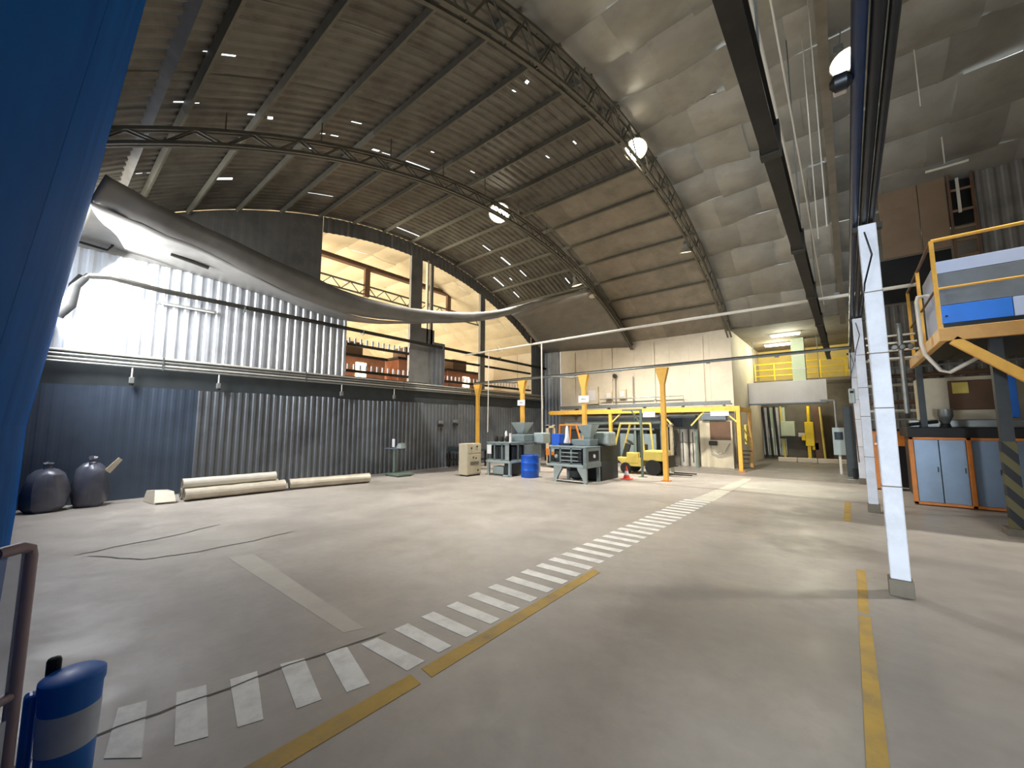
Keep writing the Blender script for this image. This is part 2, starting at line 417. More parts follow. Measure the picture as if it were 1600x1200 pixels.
def foil_panel(parent, x0, x1, p0, p1, sag, m, name='foil_panel', nx=4, ny=5, off=0., tilt=0.):
    rows = []; sd = random.uniform(0, 90)
    for j in range(ny+1):
        v = j/ny; r = []
        for i in range(nx+1):
            u = i/nx
            s = sag*(4*v*(1-v))**.7*(.75+.25*math.sin(math.pi*u)) + .03*mnoise.noise((u*2.2+sd, v*2.2, sd))*(1 if 0 < v < 1 else .3) + tilt*(u-.5)
            r.append(rp(x0+(x1-x0)*u, p0+(p1-p0)*v, off-s))
        rows.append(r)
    return MB().grid(rows).build(name, m, parent, smooth=True)
for k in range(len(ROWS)-7, len(ROWS)):
    a = ROWS[k]; c = ROWS[k+1] if k+1 < len(ROWS) else PH1
    for i in range(5):
        foil_panel(ceiling, xs[i]-.02, xs[i+1]+.02, a-.004, c+.004, .03+random.uniform(0,.02), 'foil_flat', 'ceiling_panel', 2, 2, off=random.uniform(-.035,-.012))
fx = frange(XT1, 7.6, 9)
for k in range(len(EDG)-1):
    for i in range(9):
        sh = .35 if k % 2 else 0
        x0 = fx[i]-(sh if i else 0); x1 = fx[i+1]-(sh if i < 8 else 0)
        foil_panel(ceiling, x0-.04, x1+.04, EDG[k]-.003, EDG[k+1]+.003, random.uniform(.06,.2), 'foil', off=random.uniform(-.09,-.01), tilt=random.uniform(-.12,.12))
mat('foil_edge_lit', (214,208,194), .4, .3, .06, 4)  # lighter foil: light on the torn seam edges is in the colour
for k in range(1, len(EDG)-1):
    for q in range(5):
        x0 = random.uniform(-3.6, 6.2); ln = random.uniform(.25, 1.3); n_ = 5
        rows = []
        for j in range(2):
            rows.append([rp(x0+ln*i/n_, EDG[k]-(.0045 if j else 0), -.02-(.05+.03*mnoise.noise((i*.9,k,q)) if j else 0)) for i in range(n_+1)])
        MB().grid(rows).build('seam_flap','foil_edge_lit',ceiling,solid=.004)
def purlin(x0, x1, ph, off, m='purlin'):
    n = (math.sin(ph), math.cos(ph)); t = (math.cos(ph), -math.sin(ph))
    c = rp(0, ph, off); b = MB()
    def P(x, a, d): return (x, c[1]+t[0]*a+n[0]*d, c[2]+t[1]*a+n[1]*d)
    for (a0,a1,d0,d1) in ((-.03,.03,-.012,0),(-.03,-.018,-.12,-.012),(-.018,.03,-.12,-.108)):
        v = [P(x,a,d) for x in (x0,x1) for a,d in ((a0,d0),(a1,d0),(a1,d1),(a0,d1))]
        b.add(v, [(0,1,2,3),(7,6,5,4),(0,4,5,1),(1,5,6,2),(2,6,7,3),(3,7,4,0)])
    return b.build('purlin', m, ceiling)
for ph in ROWS:
    purlin(XW+.05, XT2, ph, -.01); purlin(XT2, XT1, ph, -.01, 'truss_steel')

# arched box trusses
def chord_z(y): return 9.0-18.6+math.sqrt(18.6**2-(y-10.1)**2)
def truss(x, label, dep=.5, hw=.07, y0=.15, y1=20.3):
    t = thing('roof_truss', (x, 10.1, 5.8), label, 'roof truss', 'arched lattice roof trusses')
    n = 46; ys = [y0+(y1-y0)*i/n for i in range(n+1)]
    bot = [(y, min(chord_z(y), rz(y,-.3)-.12)) for y in ys]; top = [(y, min(z+dep*(.6+.4*math.cos((y-10.1)/10.2*1.3)), rz(y,-.16))) for y,z in bot]; bot = [(y, min(chord_z(y), rz(y,-.3)-.12)) for y in ys]
    for side in (-hw, hw):
        for L, nm in ((top,'top_chord'),(bot,'bottom_chord')):
            b = MB()
            r0 = [(x+side-.03,a,z-.03) for a,z in L]; r1 = [(x+side+.03,a,z-.03) for a,z in L]
            r2 = [(x+side+.03,a,z+.03) for a,z in L]; r3 = [(x+side-.03,a,z+.03) for a,z in L]
            b.grid([r0,r1,r2,r3,r0]); b.build(nm, 'truss_steel', t)
        for i in range(n):
            a = bot[i] if i % 2 == 0 else top[i]; c = top[i+1] if i % 2 == 0 else bot[i+1]
            MB().bar((x+side,)+a, (x+side,)+c, .028).build('web_bar', 'truss_steel', t)
    for i in range(0, n+1, 4):
        MB().bar((x-hw,)+bot[i], (x+hw,)+bot[i], .03).build('cross_tie', 'truss_steel', t); MB().bar((x,)+top[i], (x,top[i][0],rz(top[i][0],-.1)), .022).build('purlin_cleat', 'truss_steel', t)
    return t
truss(XT1, 'long arched steel lattice truss dividing dark corrugated roof from foil-lined roof', .7)
truss(XT2, 'dim arched steel lattice truss over the machines between corrugated bays', .34, .05)
t = thing('roof_truss', (.12, 10.1, 5.8), 'foil-wrapped arched rib above the row of white columns', 'roof truss', 'arched lattice roof trusses')
n = 30; ys = [.2+20*i/n for i in range(n+1)]
b = MB(); L = [(y, rz(y,-.42)) for y in ys]
b.grid([[(.12+dx,y,z+dz) for y,z in L] for dx,dz in ((-.09,-.14),(.09,-.14),(.09,.14),(-.09,.14),(-.09,-.14))])
b.build('wrapped_chord', 'foil_flat', t, smooth=True)
for i in range(2, n, 4): MB().bar((.12,ys[i],L[i][1]+.12), (.12,ys[i],rz(ys[i])-.02), .05).build('hanger', 'truss_steel', t)

# ------------------------------------------------------------------ left gable wall
wl = struct('wall_left')
def wall_sheet(name, y0, y1, z0, z1, m, x=XW, per=.25, dep=.03, parent=None):
    ys = sorted(stops(y0, y1, per))
    f = z1 if callable(z1) else (lambda q: z1)
    g = z0 if callable(z0) else (lambda q: z0)
    return MB().grid([[(x+corr(q,per,dep),q,g(q)) for q in ys], [(x+corr(q,per,dep),q,f(q)) for q in ys]]).build(name, m, parent or wl, solid=-.004)
OT = lambda q: min(rz(q)-.62, 9.62-.0*q)           # upper edge of the opening
for i in range(20):                                  # lower grey cladding, one metre sheets
    y0 = (i*1.02 if i else -.45)
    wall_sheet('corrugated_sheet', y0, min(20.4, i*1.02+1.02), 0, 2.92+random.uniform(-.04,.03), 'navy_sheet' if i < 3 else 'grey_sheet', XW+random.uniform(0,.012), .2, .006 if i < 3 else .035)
for i in range(7):                                   # pale upper cladding left of the opening
    y0 = i*1.065
    wall_sheet('white_sheet', y0 if i else -.3, y0+1.065, 3.72, 6.35, 'white_sheet', XW+(i%2)*.006, .25, .045)
for i in range(6):                                   # dark gable above it
    y0 = i*1.066
    wall_sheet('gable_sheet', y0, y0+1.066, 6.3, lambda q: rz(q,-.01), 'gable_sheet', XW-.03+(i%2)*.004, .25, .003)
for i in range(13):                                  # strip between opening and roof
    y0 = 6.396+i*.98
    wall_sheet('gable_sheet', y0, min(19.14, y0+.98), OT, lambda q: rz(q,-.01), 'gable_sheet', XW-.03+(i%2)*.006)
wall_sheet('gable_sheet', 19.14, 20.4, 3.75, lambda q: rz(q,-.01), 'grey_sheet', XW)
wall_sheet('gable_sheet', 6.396, 7.5, 6.35, 7.0, 'gable_sheet', XW-.03)
wall_sheet('corrugated_sheet', 11.35, 12.35, 3.75, 5.75, 'grey_sheet', XW)
MB().box(XW-.12, -.4, 2.8, XW-.05, 20.4, 3.8).build('dark_board', 'dark_board', wl)
for (ya, yb, za, zb, m) in ((10.35,10.95,3.8,9.5,'gable_sheet'),(11.25,11.33,5.6,9.55,'cream_wall'),(11.48,11.6,5.6,9.55,'gable_sheet'),(14.75,15.1,3.8,9.2,'gable_sheet'),(10.95,11.7,3.8,6.3,'gable_sheet')):
    MB().box(XW-.12, ya, za, XW+.02, yb, zb).build('steel_post', m, wl)
for z in (5.02, 4.0):
    MB().box(XW-.1, 7.5, z-.05, XW, 19.14, z+.05).build('girt', 'steel_dark', wl)
rib = MB().box(-.02, -.035, 0, .02, .035, .2).build('rib_end', 'white_sheet', wl, local=True); rib.location = (XW-.02, 7.6, 4.06)
for z in (4.06, 5.08):
    for k in range(46):
        yy = 7.6+k*.25
        if z > 5 and yy > 11.2: break
        if not (z == 4.06 and k == 0): inst(rib, wl, (XW-.02, yy, z))

# conduits along the left wall
def run(name, pts, r, m, label, cat, group=None, n=8, clamps=None):
    loc = pts[0]; t = thing(name, loc, label, cat, group)
    MB().path(pts, r, n).build('tube', m, t, smooth=True)
    for c in clamps or (): MB().cbox(c, (r*2.6,.04,r*2.6)).build('clamp', 'galv', t)
    return t
for i, (z, x) in enumerate(((3.72,-14.36),(3.62,-14.34),(3.53,-14.36),(3.44,-14.34))):
    run('wall_conduit', [(x,.1,z),(x,20.3,z)], .03, ('white_pipe','grey_pipe')[i%2],
        ['topmost','second','third','lowest'][i]+' of the grey conduits running level along the corrugated wall', 'conduit', 'conduits on the left wall', clamps=[(x,q,z) for q in (2.2,6,10,14,18)])
t = run('overhead_pipe', [(-14.25,20.3,5.42),(-14.25,2.0,5.6),(-14.25,1.0,5.68),(-14.25,.62,5.6),(-14.25,.42,5.3),(-14.25,.38,4.8),(-14.25,.2,4.5)], .07, 'steel_dark',
    'long dark pipe high on the pale corrugated wall, curving down at its near end', 'pipe', clamps=[(-14.25,q,5.5) for q in (4,8,12,16)])
for q in (4,8,12,16): MB().bar((-14.44,q,5.5),(-14.25,q,5.5),.04).build('bracket','galv',t)
MB().path([(-14.25,.55,5.55),(-14.25,.42,5.3),(-14.25,.38,4.8),(-14.25,.2,4.5)], .11, 10).build('thick_hose','rubber',t,smooth=True)
run('loose_cable', [(-14.2,.5,7.3),(-14.2,.7,7.25),(-14.2,.95,6.9),(-14.2,.98,6.5),(-14.2,.9,6.35),(-14.2,.3,6.4)], .03, 'black_pipe', 'black cable looping off the wall in the bright corner', 'cable')
t = thing('tube_fixture', (-14.35, 2.65, 5.27), 'unlit grey tube lamp mounted flat on pale corrugated wall', 'lamp')
MB().box(-14.43,1.98,5.24,-14.33,3.32,5.32).build('housing','grey_pipe',t); MB().tube((-14.32,2.05,5.25),(-14.32,3.25,5.25),.02).build('tube','white_pipe',t,smooth=True)
MB().box(-14.47,2.3,5.24,-14.43,3.0,5.32).build('back_plate','galv',t)
ob0 = None
for i, (yy, z) in enumerate(((1.6,3.15),(3.5,3.15),(7.3,3.15),(9.55,3.15))):
    lab = ['small hanging outlet under the conduits nearest the blue end wall','small hanging outlet under the conduits, second from the blue end wall','small hanging outlet on grey wall between rolls and floor scale','small hanging outlet on grey wall above the floor scale'][i]
    if ob0 is None:
        ob0 = thing('outlet_drop', (-14.34,yy,z), lab, 'outlet', 'outlets hanging below the conduits')
        MB().tube((0,0,.0),(0,0,.28),.02).build('conduit','white_pipe',ob0,smooth=True,local=True)
        MB().cbox((0,0,-.07),(.1,.1,.16)).build('box','grey_pipe',ob0,bevel=.01,local=True)
        MB().lathe([(.045,-.2),(.05,-.15)],n=10).build('plug','steel_dark',ob0,local=True)
    else: dup(ob0, (-14.34,yy,z), lab, 'outlets hanging below the conduits')
sw0 = None
for i, (yy,z) in enumerate(((12.1,2.0),(13.0,2.05))):
    lab = ('small grey switch box on corrugated wall right of the floor scale','small grey switch box on corrugated wall nearer the yellow posts')[i]
    if i == 0:
        sw0 = thing('switch_box',(-14.4,yy,z),lab,'switch','switch boxes on the corrugated wall')
        MB().cbox((.02,0,.06),(.12,.2,.14)).build('box','grey_pipe',sw0,bevel=.01,local=True); MB().cbox((.02,0,-.1),(.1,.26,.1)).build('socket','steel_dark',sw0,bevel=.01,local=True)
    else: dup(sw0,(-14.4,yy,z),lab,'switch boxes on the corrugated wall')

# ------------------------------------------------------------------ front wall (blue, leans in towards the eave) and the wall over the gate
wf = struct('wall_front')
def fy(z): return -.06 if z < 1.9 else -.06+.107*(z-1.9)
for i in range(14):
    xa = XW+i*1.03; xb = xa+1.02
    zs = [0,1.9,4.3] if i < 3 else [0,1.9,7.35]
    segs = [zs]+([[7.0,7.35]] if i < 3 else [])
    for zz in segs:
        b = MB(); L = [(fy(z),z) for z in zz]; L = L+[(y-.08,z) for y,z in reversed(L)]
        b.prism(L,'yz',xa,xb); b.build('blue_panel','blue_paint',wf)
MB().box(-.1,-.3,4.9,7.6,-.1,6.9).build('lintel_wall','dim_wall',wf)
MB().box(2.25,-.3,0,7.6,-.1,4.9).build('gate_jamb','dim_wall',wf)  # unseen wall part, its edge placed to limit where gate light falls
MB().add([(-14.5,.45,7.4),(-3.5,.45,7.4),(-3.5,.95,7.12),(-14.5,.95,7.12),(-14.5,.45,7.46),(-3.5,.45,7.46),(-3.5,.95,7.2),(-14.5,.95,7.2)],
    [(0,1,2,3),(7,6,5,4),(0,4,5,1),(1,5,6,2),(2,6,7,3),(3,7,4,0)]).build('eave_panel','gable_sheet',wf)

# ------------------------------------------------------------------ far wall, right wall, passage shell
wb = struct('wall_far')
for i in range(10):
    xa = -13.2+i*.93; xb = xa+.925
    if i in (): continue
    MB().box(xa,20.4,0,xb,20.6,rz(20.4)+.25).build('wall_panel','cream_wall',wb)
for i in range(2):
    xa = XW+i*.65; xs_ = sorted(stops(xa, xa+.65))
    MB().grid([[(x,20.38-corr(x),0) for x in xs_],[(x,20.38-corr(x),rz(20.4)+.2) for x in xs_]]).build('corrugated_sheet','grey_sheet',wb,solid=.004)
for i in range(8):
    xa = .45+i*.9; xs_ = sorted(stops(xa, xa+.9))
    MB().grid([[(x,20.38-corr(x),0) for x in xs_],[(x,20.38-corr(x),rz(20.4)+.2) for x in xs_]]).build('corrugated_sheet','gable_sheet',wb,solid=.004)
for i in range(4): MB().box(-12.2+i*2.35,20.33,2.9,-12.14+i*2.35,20.4,6.2).build('wall_seam','cream_wall',wb)
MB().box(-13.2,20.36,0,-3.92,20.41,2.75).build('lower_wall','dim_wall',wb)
wr = struct('wall_right')
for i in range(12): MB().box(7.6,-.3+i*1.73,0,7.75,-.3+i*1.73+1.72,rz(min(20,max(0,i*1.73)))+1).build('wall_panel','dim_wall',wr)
wp = struct('wall_passage')
MB().box(-4.0,20.6,0,-3.9,28,6.4).build('side_wall','cream_wall',wp)
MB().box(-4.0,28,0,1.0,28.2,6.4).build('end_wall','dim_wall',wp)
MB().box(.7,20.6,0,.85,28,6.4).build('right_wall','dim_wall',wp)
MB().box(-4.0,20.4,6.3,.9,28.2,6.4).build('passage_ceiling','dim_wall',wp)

# partition of boards high in the right bay
pt = struct('wall_partition')
for i,(xa,xb) in enumerate(((1.15,1.98),(2.0,2.55))): MB().box(xa,16.0,6.85,xb,16.06,rz(16,-.05)).build('board','brown_board',pt,bevel=.008)
for xa in (2.58,3.02): MB().box(xa,15.97,6.2,xa+.05,16.07,rz(16,-.05)).build('frame_post','rust_brown',pt)
MB().box(2.6,16.2,7.5,3.1,16.3,rz(16,-.1)).build('shade_backing','black',pt); MB().box(1.1,16.5,5.6,2.6,16.6,6.95).build('shade_backing','black',pt)  # black sheets stand in for the shade in the voids behind
MB().box(2.74,15.95,7.75,2.8,16.0,8.75).build('pale_strip','white_pipe',pt)
for z in (6.5,6.95,7.3,7.8,8.4): MB().box(2.62,15.99,z,3.05,16.04,z+.06).build('rung','brown_board',pt)
for i in range(5):
    xa = 3.1+i*.9; xs_ = sorted(stops(xa, xa+.9))
    MB().grid([[(x,16.05-corr(x),6.0) for x in xs_],[(x,16.05-corr(x),rz(16,-.04)) for x in xs_]]).build('corrugated_sheet','gable_sheet',pt,solid=.004)

# ------------------------------------------------------------------ adjoining hall seen through the opening
c2 = struct('ceiling'); ax = frange(-31.0, XW-.12, 11)
for k in range(len(EDG)-1):
    for i in range(11):
        foil_panel(c2, ax[i]-.03, ax[i+1]+.03, EDG[k]-.003, EDG[k+1]+.003, random.uniform(.05,.14), 'foil_cream', off=.25+random.uniform(-.04,0), nx=3, ny=3)
w2 = struct('wall_adjoining')
for i in range(8):
    MB().box(-31+i*2.05,20.5,0,-31+i*2.05+2.03,20.7,rz(20.4)+.6).build('wall_panel','cream_wall',w2)
for i in range(10): MB().box(-31.2,i*2.05-.1,0,-31,i*2.05+1.93,rz(min(19.5,max(.5,i*2.05)))+.3).build('wall_panel','cream_wall',w2)
MB().box(-31,-.3,6.4,-14.6,-.1,7.0).build('lintel','dim_wall',w2)
# brick store rooms inside it
for k,(ya,yb,h,lab) in enumerate(((8.6,11.4,5.2,'nearer terracotta brick room seen through the big opening left of the dark post'),(12.2,15.0,5.4,'middle terracotta brick room seen through opening right of the dark post'),(15.6,18.2,5.15,'far terracotta brick room seen through opening beside the yellow posts'))):
    t = thing('brick_room',(-18.0,(ya+yb)/2,0),lab,'building','brick rooms in the adjoining hall')
    MB().box(-19.6,ya,0,-18.0,yb,h).build('wall','terracotta',t)
    MB().box(-19.7,ya-.1,h,-17.9,yb+.1,h+.12).build('roof_slab','steel_dark',t)
    MB().box(-18.05,ya+1.2,4.0,-17.97,ya+1.75,h-.25).build('window','lamp_soft',t)
    MB().box(-19.3,ya+.5,h+.12,-18.1,ya+1.6,h+.75).build('rooftop_box','rust_brown',t)
    MB().box(-18.0,ya,3.5,-17.9,yb,3.65).build('ledge','cream_wall',t)
# lattice beam and rail under its roof
t = thing('lattice_beam',(-17.5,10,8.2),'pale lattice girder under cream roof seen through the big opening','girder')
for z in (8.2,8.64): MB().bar((-17.5,1,z),(-17.5,20,z),.07).build('chord','truss_steel',t)
for i in range(42):
    a = 1+i*.45; z0,z1 = (8.2,8.64) if i%2 else (8.64,8.2)
    MB().bar((-17.5,a,z0),(-17.5,a+.45,z1),.035).build('web_bar','truss_steel',t)
for a in (4.6,9.8,15.0): MB().box(-17.58,a,8.1,-17.42,a+.26,9.5).build('post','rust_brown',t)
t = thing('roof_rail',(-17.5,10,9.5),'dark straight beam under cream roof seen through the big opening','beam')
MB().box(-17.58,1,9.5,-17.42,20,9.62).build('web','rust_brown',t)
MB().box(-17.64,1,9.62,-17.36,20,9.66).build('flange','rust_brown',t); MB().box(-17.64,1,9.46,-17.36,20,9.5).build('flange','rust_brown',t)

# ------------------------------------------------------------------ sagging roof membrane along the gable
def lerp(a,b,t): return tuple(p+(q-p)*t for p,q in zip(a,b))
def ray(px_, py_, X):
    cy, sy = math.cos(math.radians(39.88)), math.sin(math.radians(39.88)); ct, st = math.cos(math.radians(5.94)), math.sin(math.radians(5.94))
    F = Vector((-sy*ct, cy*ct, st)); R = Vector((cy,sy,0)); U = Vector((sy*st,-cy*st,ct))
    d = F*625+R*(px_-800)+U*(600-py_); return Vector((0,0,1.9))+d*(X/d.x)
def smooth(pts, n):
    out = []
    for i in range(len(pts)-1):
        p0,p1,p2,p3 = [Vector(pts[min(max(i+k,0),len(pts)-1)]) for k in (-1,0,1,2)]
        for k in range(n):
            t = k/n
            out.append(.5*((2*p1)+(p2-p0)*t+(2*p0-5*p1+4*p2-p3)*t*t+(3*p1-p0-3*p2+p3)*t**3))
    return out+[Vector(pts[-1])]
TOPE = smooth([ray(*q) for q in ((165,272,-11.0),(230,310,-11.2),(300,345,-11.4),(400,392,-11.5),(505,440,-11.5),(560,462,-11.5),(640,481,-11.3),(720,488,-10.8),(780,484,-10.2),(830,471,-9.6),(880,460,-9.1),(920,450,-8.62))], 4)
BOTE = smooth([ray(*q) for q in ((140,312,-11.3),(180,331,-11.5),(240,357,-11.6),(330,396,-11.75),(440,452,-11.8),(540,489,-11.75),(640,503,-11.5),(720,504,-10.9),(780,496,-10.3),(830,481,-9.7),(880,466,-9.2),(920,456,-8.65))], 4)
WALLE = smooth([(-14.44,.35,6.55),(-14.44,.9,6.6),(-14.44,1.8,6.5),(-14.44,3.2,6.3),(-14.44,4.8,6.2),(-14.44,6.4,5.95),(-13.9,7.6,5.8),(-13.2,9.0,5.9),(-12.2,10.5,6.1)], 4)
mem = thing('fallen_lining',(-12,8,6.2),'grey foil roof lining hanging loose in a long sag before the gable opening','roof lining')
rows = []
for j in range(4):
    t = j/3
    rows.append([a.lerp(c,t)+Vector((.06*mnoise.noise((i*.35,t*2,3))+.02*math.sin(t*math.pi),0,.03*mnoise.noise((i*.5,t,9)))) for i,(a,c) in enumerate(zip(TOPE,BOTE))])
MB().grid(rows).build('hanging_hem','membrane',mem,smooth=True,solid=.012)
rows = []; m_ = len(WALLE)
for j in range(9):
    t = j/8
    rows.append([BOTE[i].lerp(WALLE[i],t)+Vector((0,0,-.05*math.sin(math.pi*t)*(1-i/m_)+.07*mnoise.noise((i*.3,t*2.5,1)))) for i in range(m_)])
MB().grid(rows).build('underside','membrane',mem,smooth=True,solid=.012)
mem2 = thing('loose_lining',(-11,18,7.4),'lit foil lining still hanging under the roof beside the far wall corner','roof lining')
A = smooth([ray(*q) for q in ((800,492,-11.0),(840,478,-10.4),(880,465,-9.7),(920,455,-8.7))],4)
Bq = smooth([(-14.4,20.3,6.45),(-12.6,20.3,6.35),(-10.6,20.3,6.25),(-8.68,20.3,6.1)],4)
rows = []
for j in range(9):
    t = j/8; rows.append([a.lerp(c,t)+Vector((0,0,.42*math.sin(math.pi*t)*(.4+.6*i/len(A))+.05*mnoise.noise((i*.4,t*3,7)))) for i,(a,c) in enumerate(zip(A,Bq))])
MB().grid(rows).build('lining_sheet','membrane',mem2,smooth=True,solid=.012)
MB().path(A,.03,6).build('rolled_edge','foil',mem2,smooth=True)

# ------------------------------------------------------------------ hi-bay lamps
def hibay(loc, label, lit=True, tilt=(.25,-.25,-1), power=None, s=1.0, hang=None, dim=False):
    t = thing('highbay_lamp', loc, label, 'lamp', 'high-bay lamps under the roof')
    ax = Vector(tilt).normalized(); c = Vector(loc)
    MB().lathe([(.07*s,-.22*s),(.11*s,-.1*s),(.2*s,0),(.27*s,.12*s),(.285*s,.12*s),(.26*s,.115*s),(.19*s,.0),(.1*s,-.08*s),(0,-.09*s)], c, 20, ax).build('reflector','reflector',t,smooth=True)
    MB().lathe([(.0,.085*s),(.235*s,.085*s),(.235*s,.1*s),(0,.1*s)], c, 20, ax).build('lens','lamp_soft' if dim else 'lamp_glow' if lit else 'white_pipe',t)
    top = hang or rz(loc[1],-.1)
    MB().tube(c-ax*.2*s,(c.x,c.y,top),.014,6).build('hanger','grey_pipe',t)
    q = c-ax*.25*s; MB().cbox(q,(.16*s,.16*s,.16*s)).build('ballast','galv',t,bevel=.01)
    if lit and power: spot('lamp_light', c+ax*.16, tuple(c+ax*3) if dim else (c.x,c.y,0), power, LAMPC)
    return t
hibay((-9.35,10.45,9.78),'brightest lit high-bay lamp hanging below the dark corrugated roof',power=HALL_W*1.45,s=1.4,tilt=(.5,-.5,-1))
hibay((-4.0,10.1,9.55),'lit high-bay lamp clamped on the long arched lattice truss',power=HALL_W*.36,s=1.1,tilt=(.3,-.5,-1))
hibay((.42,9.95,9.3),'lit high-bay lamp under foil roof above the white columns',power=HALL_W*.13)
hibay((-4.15,14.95,8.35),'dim high-bay lamp with added light at the far end of the long arched truss',dim=True,s=.9,power=HALL_W*.8,tilt=(-.1,.3,-1))  # strong light added to this fixture to brighten the cream back wall
hibay((-9.0,15.3,8.3),'dim high-bay lamp with added light beside the sagging lining and dim truss',dim=True,s=.9,power=HALL_W*.8,tilt=(.1,.3,-1))  # light added here too, for the cream wall behind
hibay((-8.75,16.3,7.95),'small unlit lamp below the dim truss near the rolled lining edge',False,s=.6)
hibay((5.2,10.4,9.4),'added unseen high-bay lamp in the right bay beyond the foil panels',power=HALL_W*.9)  # unseen lamp added to brighten the right-hand bay
t = thing('tube_lamp',(2.35,14.5,8.5),'suspended white tube lamp on a rod under the foil roof at right','lamp')
MB().tube((2.35,14.5,8.55),(2.35,14.5,rz(14.5,-.1)),.015,6).build('rod','white_pipe',t); MB().tube((2.0,14.5,8.5),(2.75,14.5,8.5),.035,8).build('tube','white_pipe',t,smooth=True)
MB().box(2.1,14.46,8.53,2.65,14.54,8.57).build('housing','grey_pipe',t)
t = thing('tube_lamp',(-13.0,2.3,6.2),'dark tube lamp hanging on a wire below the bright lining','lamp')
MB().tube((-13.0,1.95,6.27),(-13.0,2.75,6.15),.05,8).build('tube','steel_dark',t,smooth=True); MB().tube((-13,2.2,6.24),(-13,2.2,6.9),.01,5).build('wire','white_pipe',t)
MB().box(-13.06,2.0,6.3,-12.94,2.6,6.33).build('housing','steel_dark',t)

# ------------------------------------------------------------------ longitudinal beam, pipes and cables above the column row
t = thing('runway_beam',(-.46,1.0,5.0),'heavy dark rusty beam running overhead into the distance, left of the columns','beam')
MB().box(-.54,1.0,4.9,-.38,23,4.93).build('bottom_flange','rust_dark',t); MB().box(-.48,1.0,4.93,-.44,23,5.2).build('web','rust_dark',t); MB().box(-.54,1.0,5.2,-.38,23,5.23).build('top_flange','rust_dark',t)
for q in (5.0,8.2,11.5,14.9,18.2): MB().box(-.56,q,4.88,-.36,q+.12,5.26).build('splice_plate','steel_dark',t)
for q in (4.6,9.5,14.5): MB().tube((-.46,q,5.2),(-.46,q,rz(q,-.1)),.014,6).build('hanger_rod','galv',t)
for x,z,r,m,lab in ((.222,4.42,.042,'navy_pipe','thick navy pipe running overhead along the column tops'),(.312,4.42,.04,'black_pipe','thick black pipe between navy pipe and thin pipe over the columns'),(.388,4.42,.03,'black_pipe','thin black pipe above the white columns, outermost of three')):
    run('overhead_pipe',[(x,.6,z),(x,23,z)],r,m,lab,'pipe','pipes over the column row',12)
t = thing('pipe_fixture',(.19,3.6,4.36),'small pale fixture clipped on navy overhead pipe near the top edge','fixture')
MB().lathe([(.03,0),(.06,.03),(.06,.1),(.02,.13)],(.19,3.6,4.4),12,(-1,0,0)).build('shade','black_pipe',t,smooth=True); MB().cbox((.12,3.7,4.42),(.08,.1,.05)).build('lens','white_pipe',t,bevel=.01)
for i,(x,z,r,lab) in enumerate(((-.72,7.3,.022,'pale conduit overhead nearest the rusty beam'),(-.6,7.3,.028,'pale conduit overhead, second from the rusty beam'),(-.4,7.3,.014,'thin pale cable overhead between beam and wrapped rib'))):
    run('roof_conduit',[(x,2,z),(x,10,z),(x,19.5,6.6)],r,'white_pipe',lab,'conduit','pale conduits under the foil roof',6)
for i,(x,yy,z0) in enumerate(((1.62,11.5,8.6),(-.05,8.5,5.3),(-.2,9.5,5.5))):
    t = run('hanging_wire',[(x,yy,rz(yy,-.1)),(x,yy,z0)],.009,'white_pipe',('thin wire dropping from foil roof at right','thin wire dropping left of the black pipes','thin wire dropping right of the rusty beam')[i],'wire','wires hanging from the roof',5)
run('cross_pipe',[(-14.4,13.35,5.33),(-6,13.35,5.33),(1.5,13.35,5.27)],.045,'white_pipe','long pale pipe crossing the hall above the yellow posts','pipe',clamps=[(q,13.35,5.33) for q in (-12,-9,-6,-3,0)])
run('drop_pipe',[(-12.55,13.35,5.33),(-12.55,13.3,1.6)],.022,'white_pipe','pale pipe dropping to the grey machine beside the beige cabinet','pipe','pipes dropping to the machines')
run('drop_pipe',[(-9.55,13.35,5.33),(-9.55,13.35,1.3)],.03,'white_pipe','pale pipe dropping between orange forklift and hopper machine','pipe','pipes dropping to the machines')

# white concrete columns
def column(x, y, label, top=4.36, h=.085):
    t = thing('column',(x,y,0),label,'column','white columns')
    MB().box(x-h,y-h,.18,x+h,y+h,top).build('shaft','white_column',t,bevel=.012)
    MB().box(x-h-.02,y-h-.02,0,x+h+.02,y+h+.02,.18).build('plinth','dim_wall',t,bevel=.01)
    for z in (1.2,2.1,2.75,3.5): MB().box(x-h-.004,y-h-.004,z,x+h+.004,y+h+.004,z+.012).build('strap','dim_wall',t)
    MB().path([(x-.03,y-h-.01,top-.1),(x+.02,y-h-.02,top-.4),(x-.07,y-h-.02,top-.75),(x-.1,y-.03,top-1.0)],.008,5).build('cord','black_pipe',t)
    MB().box(x-.14,y-.05,top-.06,x+.14,y+.05,top).build('cap_plate','steel_dark',t)
column(.34,6.46,'nearest white column, standing free on the floor')
column(.32,12.1,'second white column, just left of the nearest one')
column(.26,17.7,'farthest white column, beside the dark upright panel')
t = thing('dark_upright',(.05,18.9,0),'dark green-black upright panel on a foot plate behind the white columns','panel')
MB().box(-.12,18.8,.1,.2,18.95,2.6).build('panel','machine_dark',t,bevel=.01); MB().box(.02,18.75,0,.2,18.9,.4).build('leg','black',t); MB().box(-.12,18.68,0,.28,19.0,.03).build('foot_plate','grey_pipe',t)
t = thing('control_pendant',(.12,14.6,1.0),'grey control pendant hanging on a cord beside the second column','pendant')
MB().tube((.2,14.6,4.39),(.14,14.6,2.9),.012,6).build('cord','black_pipe',t); MB().cbox((.14,14.6,2.72),(.14,.1,.42)).build('handset','machine_light',t,bevel=.03)
MB().tube((.14,14.6,2.52),(.17,14.6,.9),.016,6).build('tail_cable','rust_brown',t)
MB().box(.1,14.53,2.8,.18,14.56,2.86).build('button','black',t)

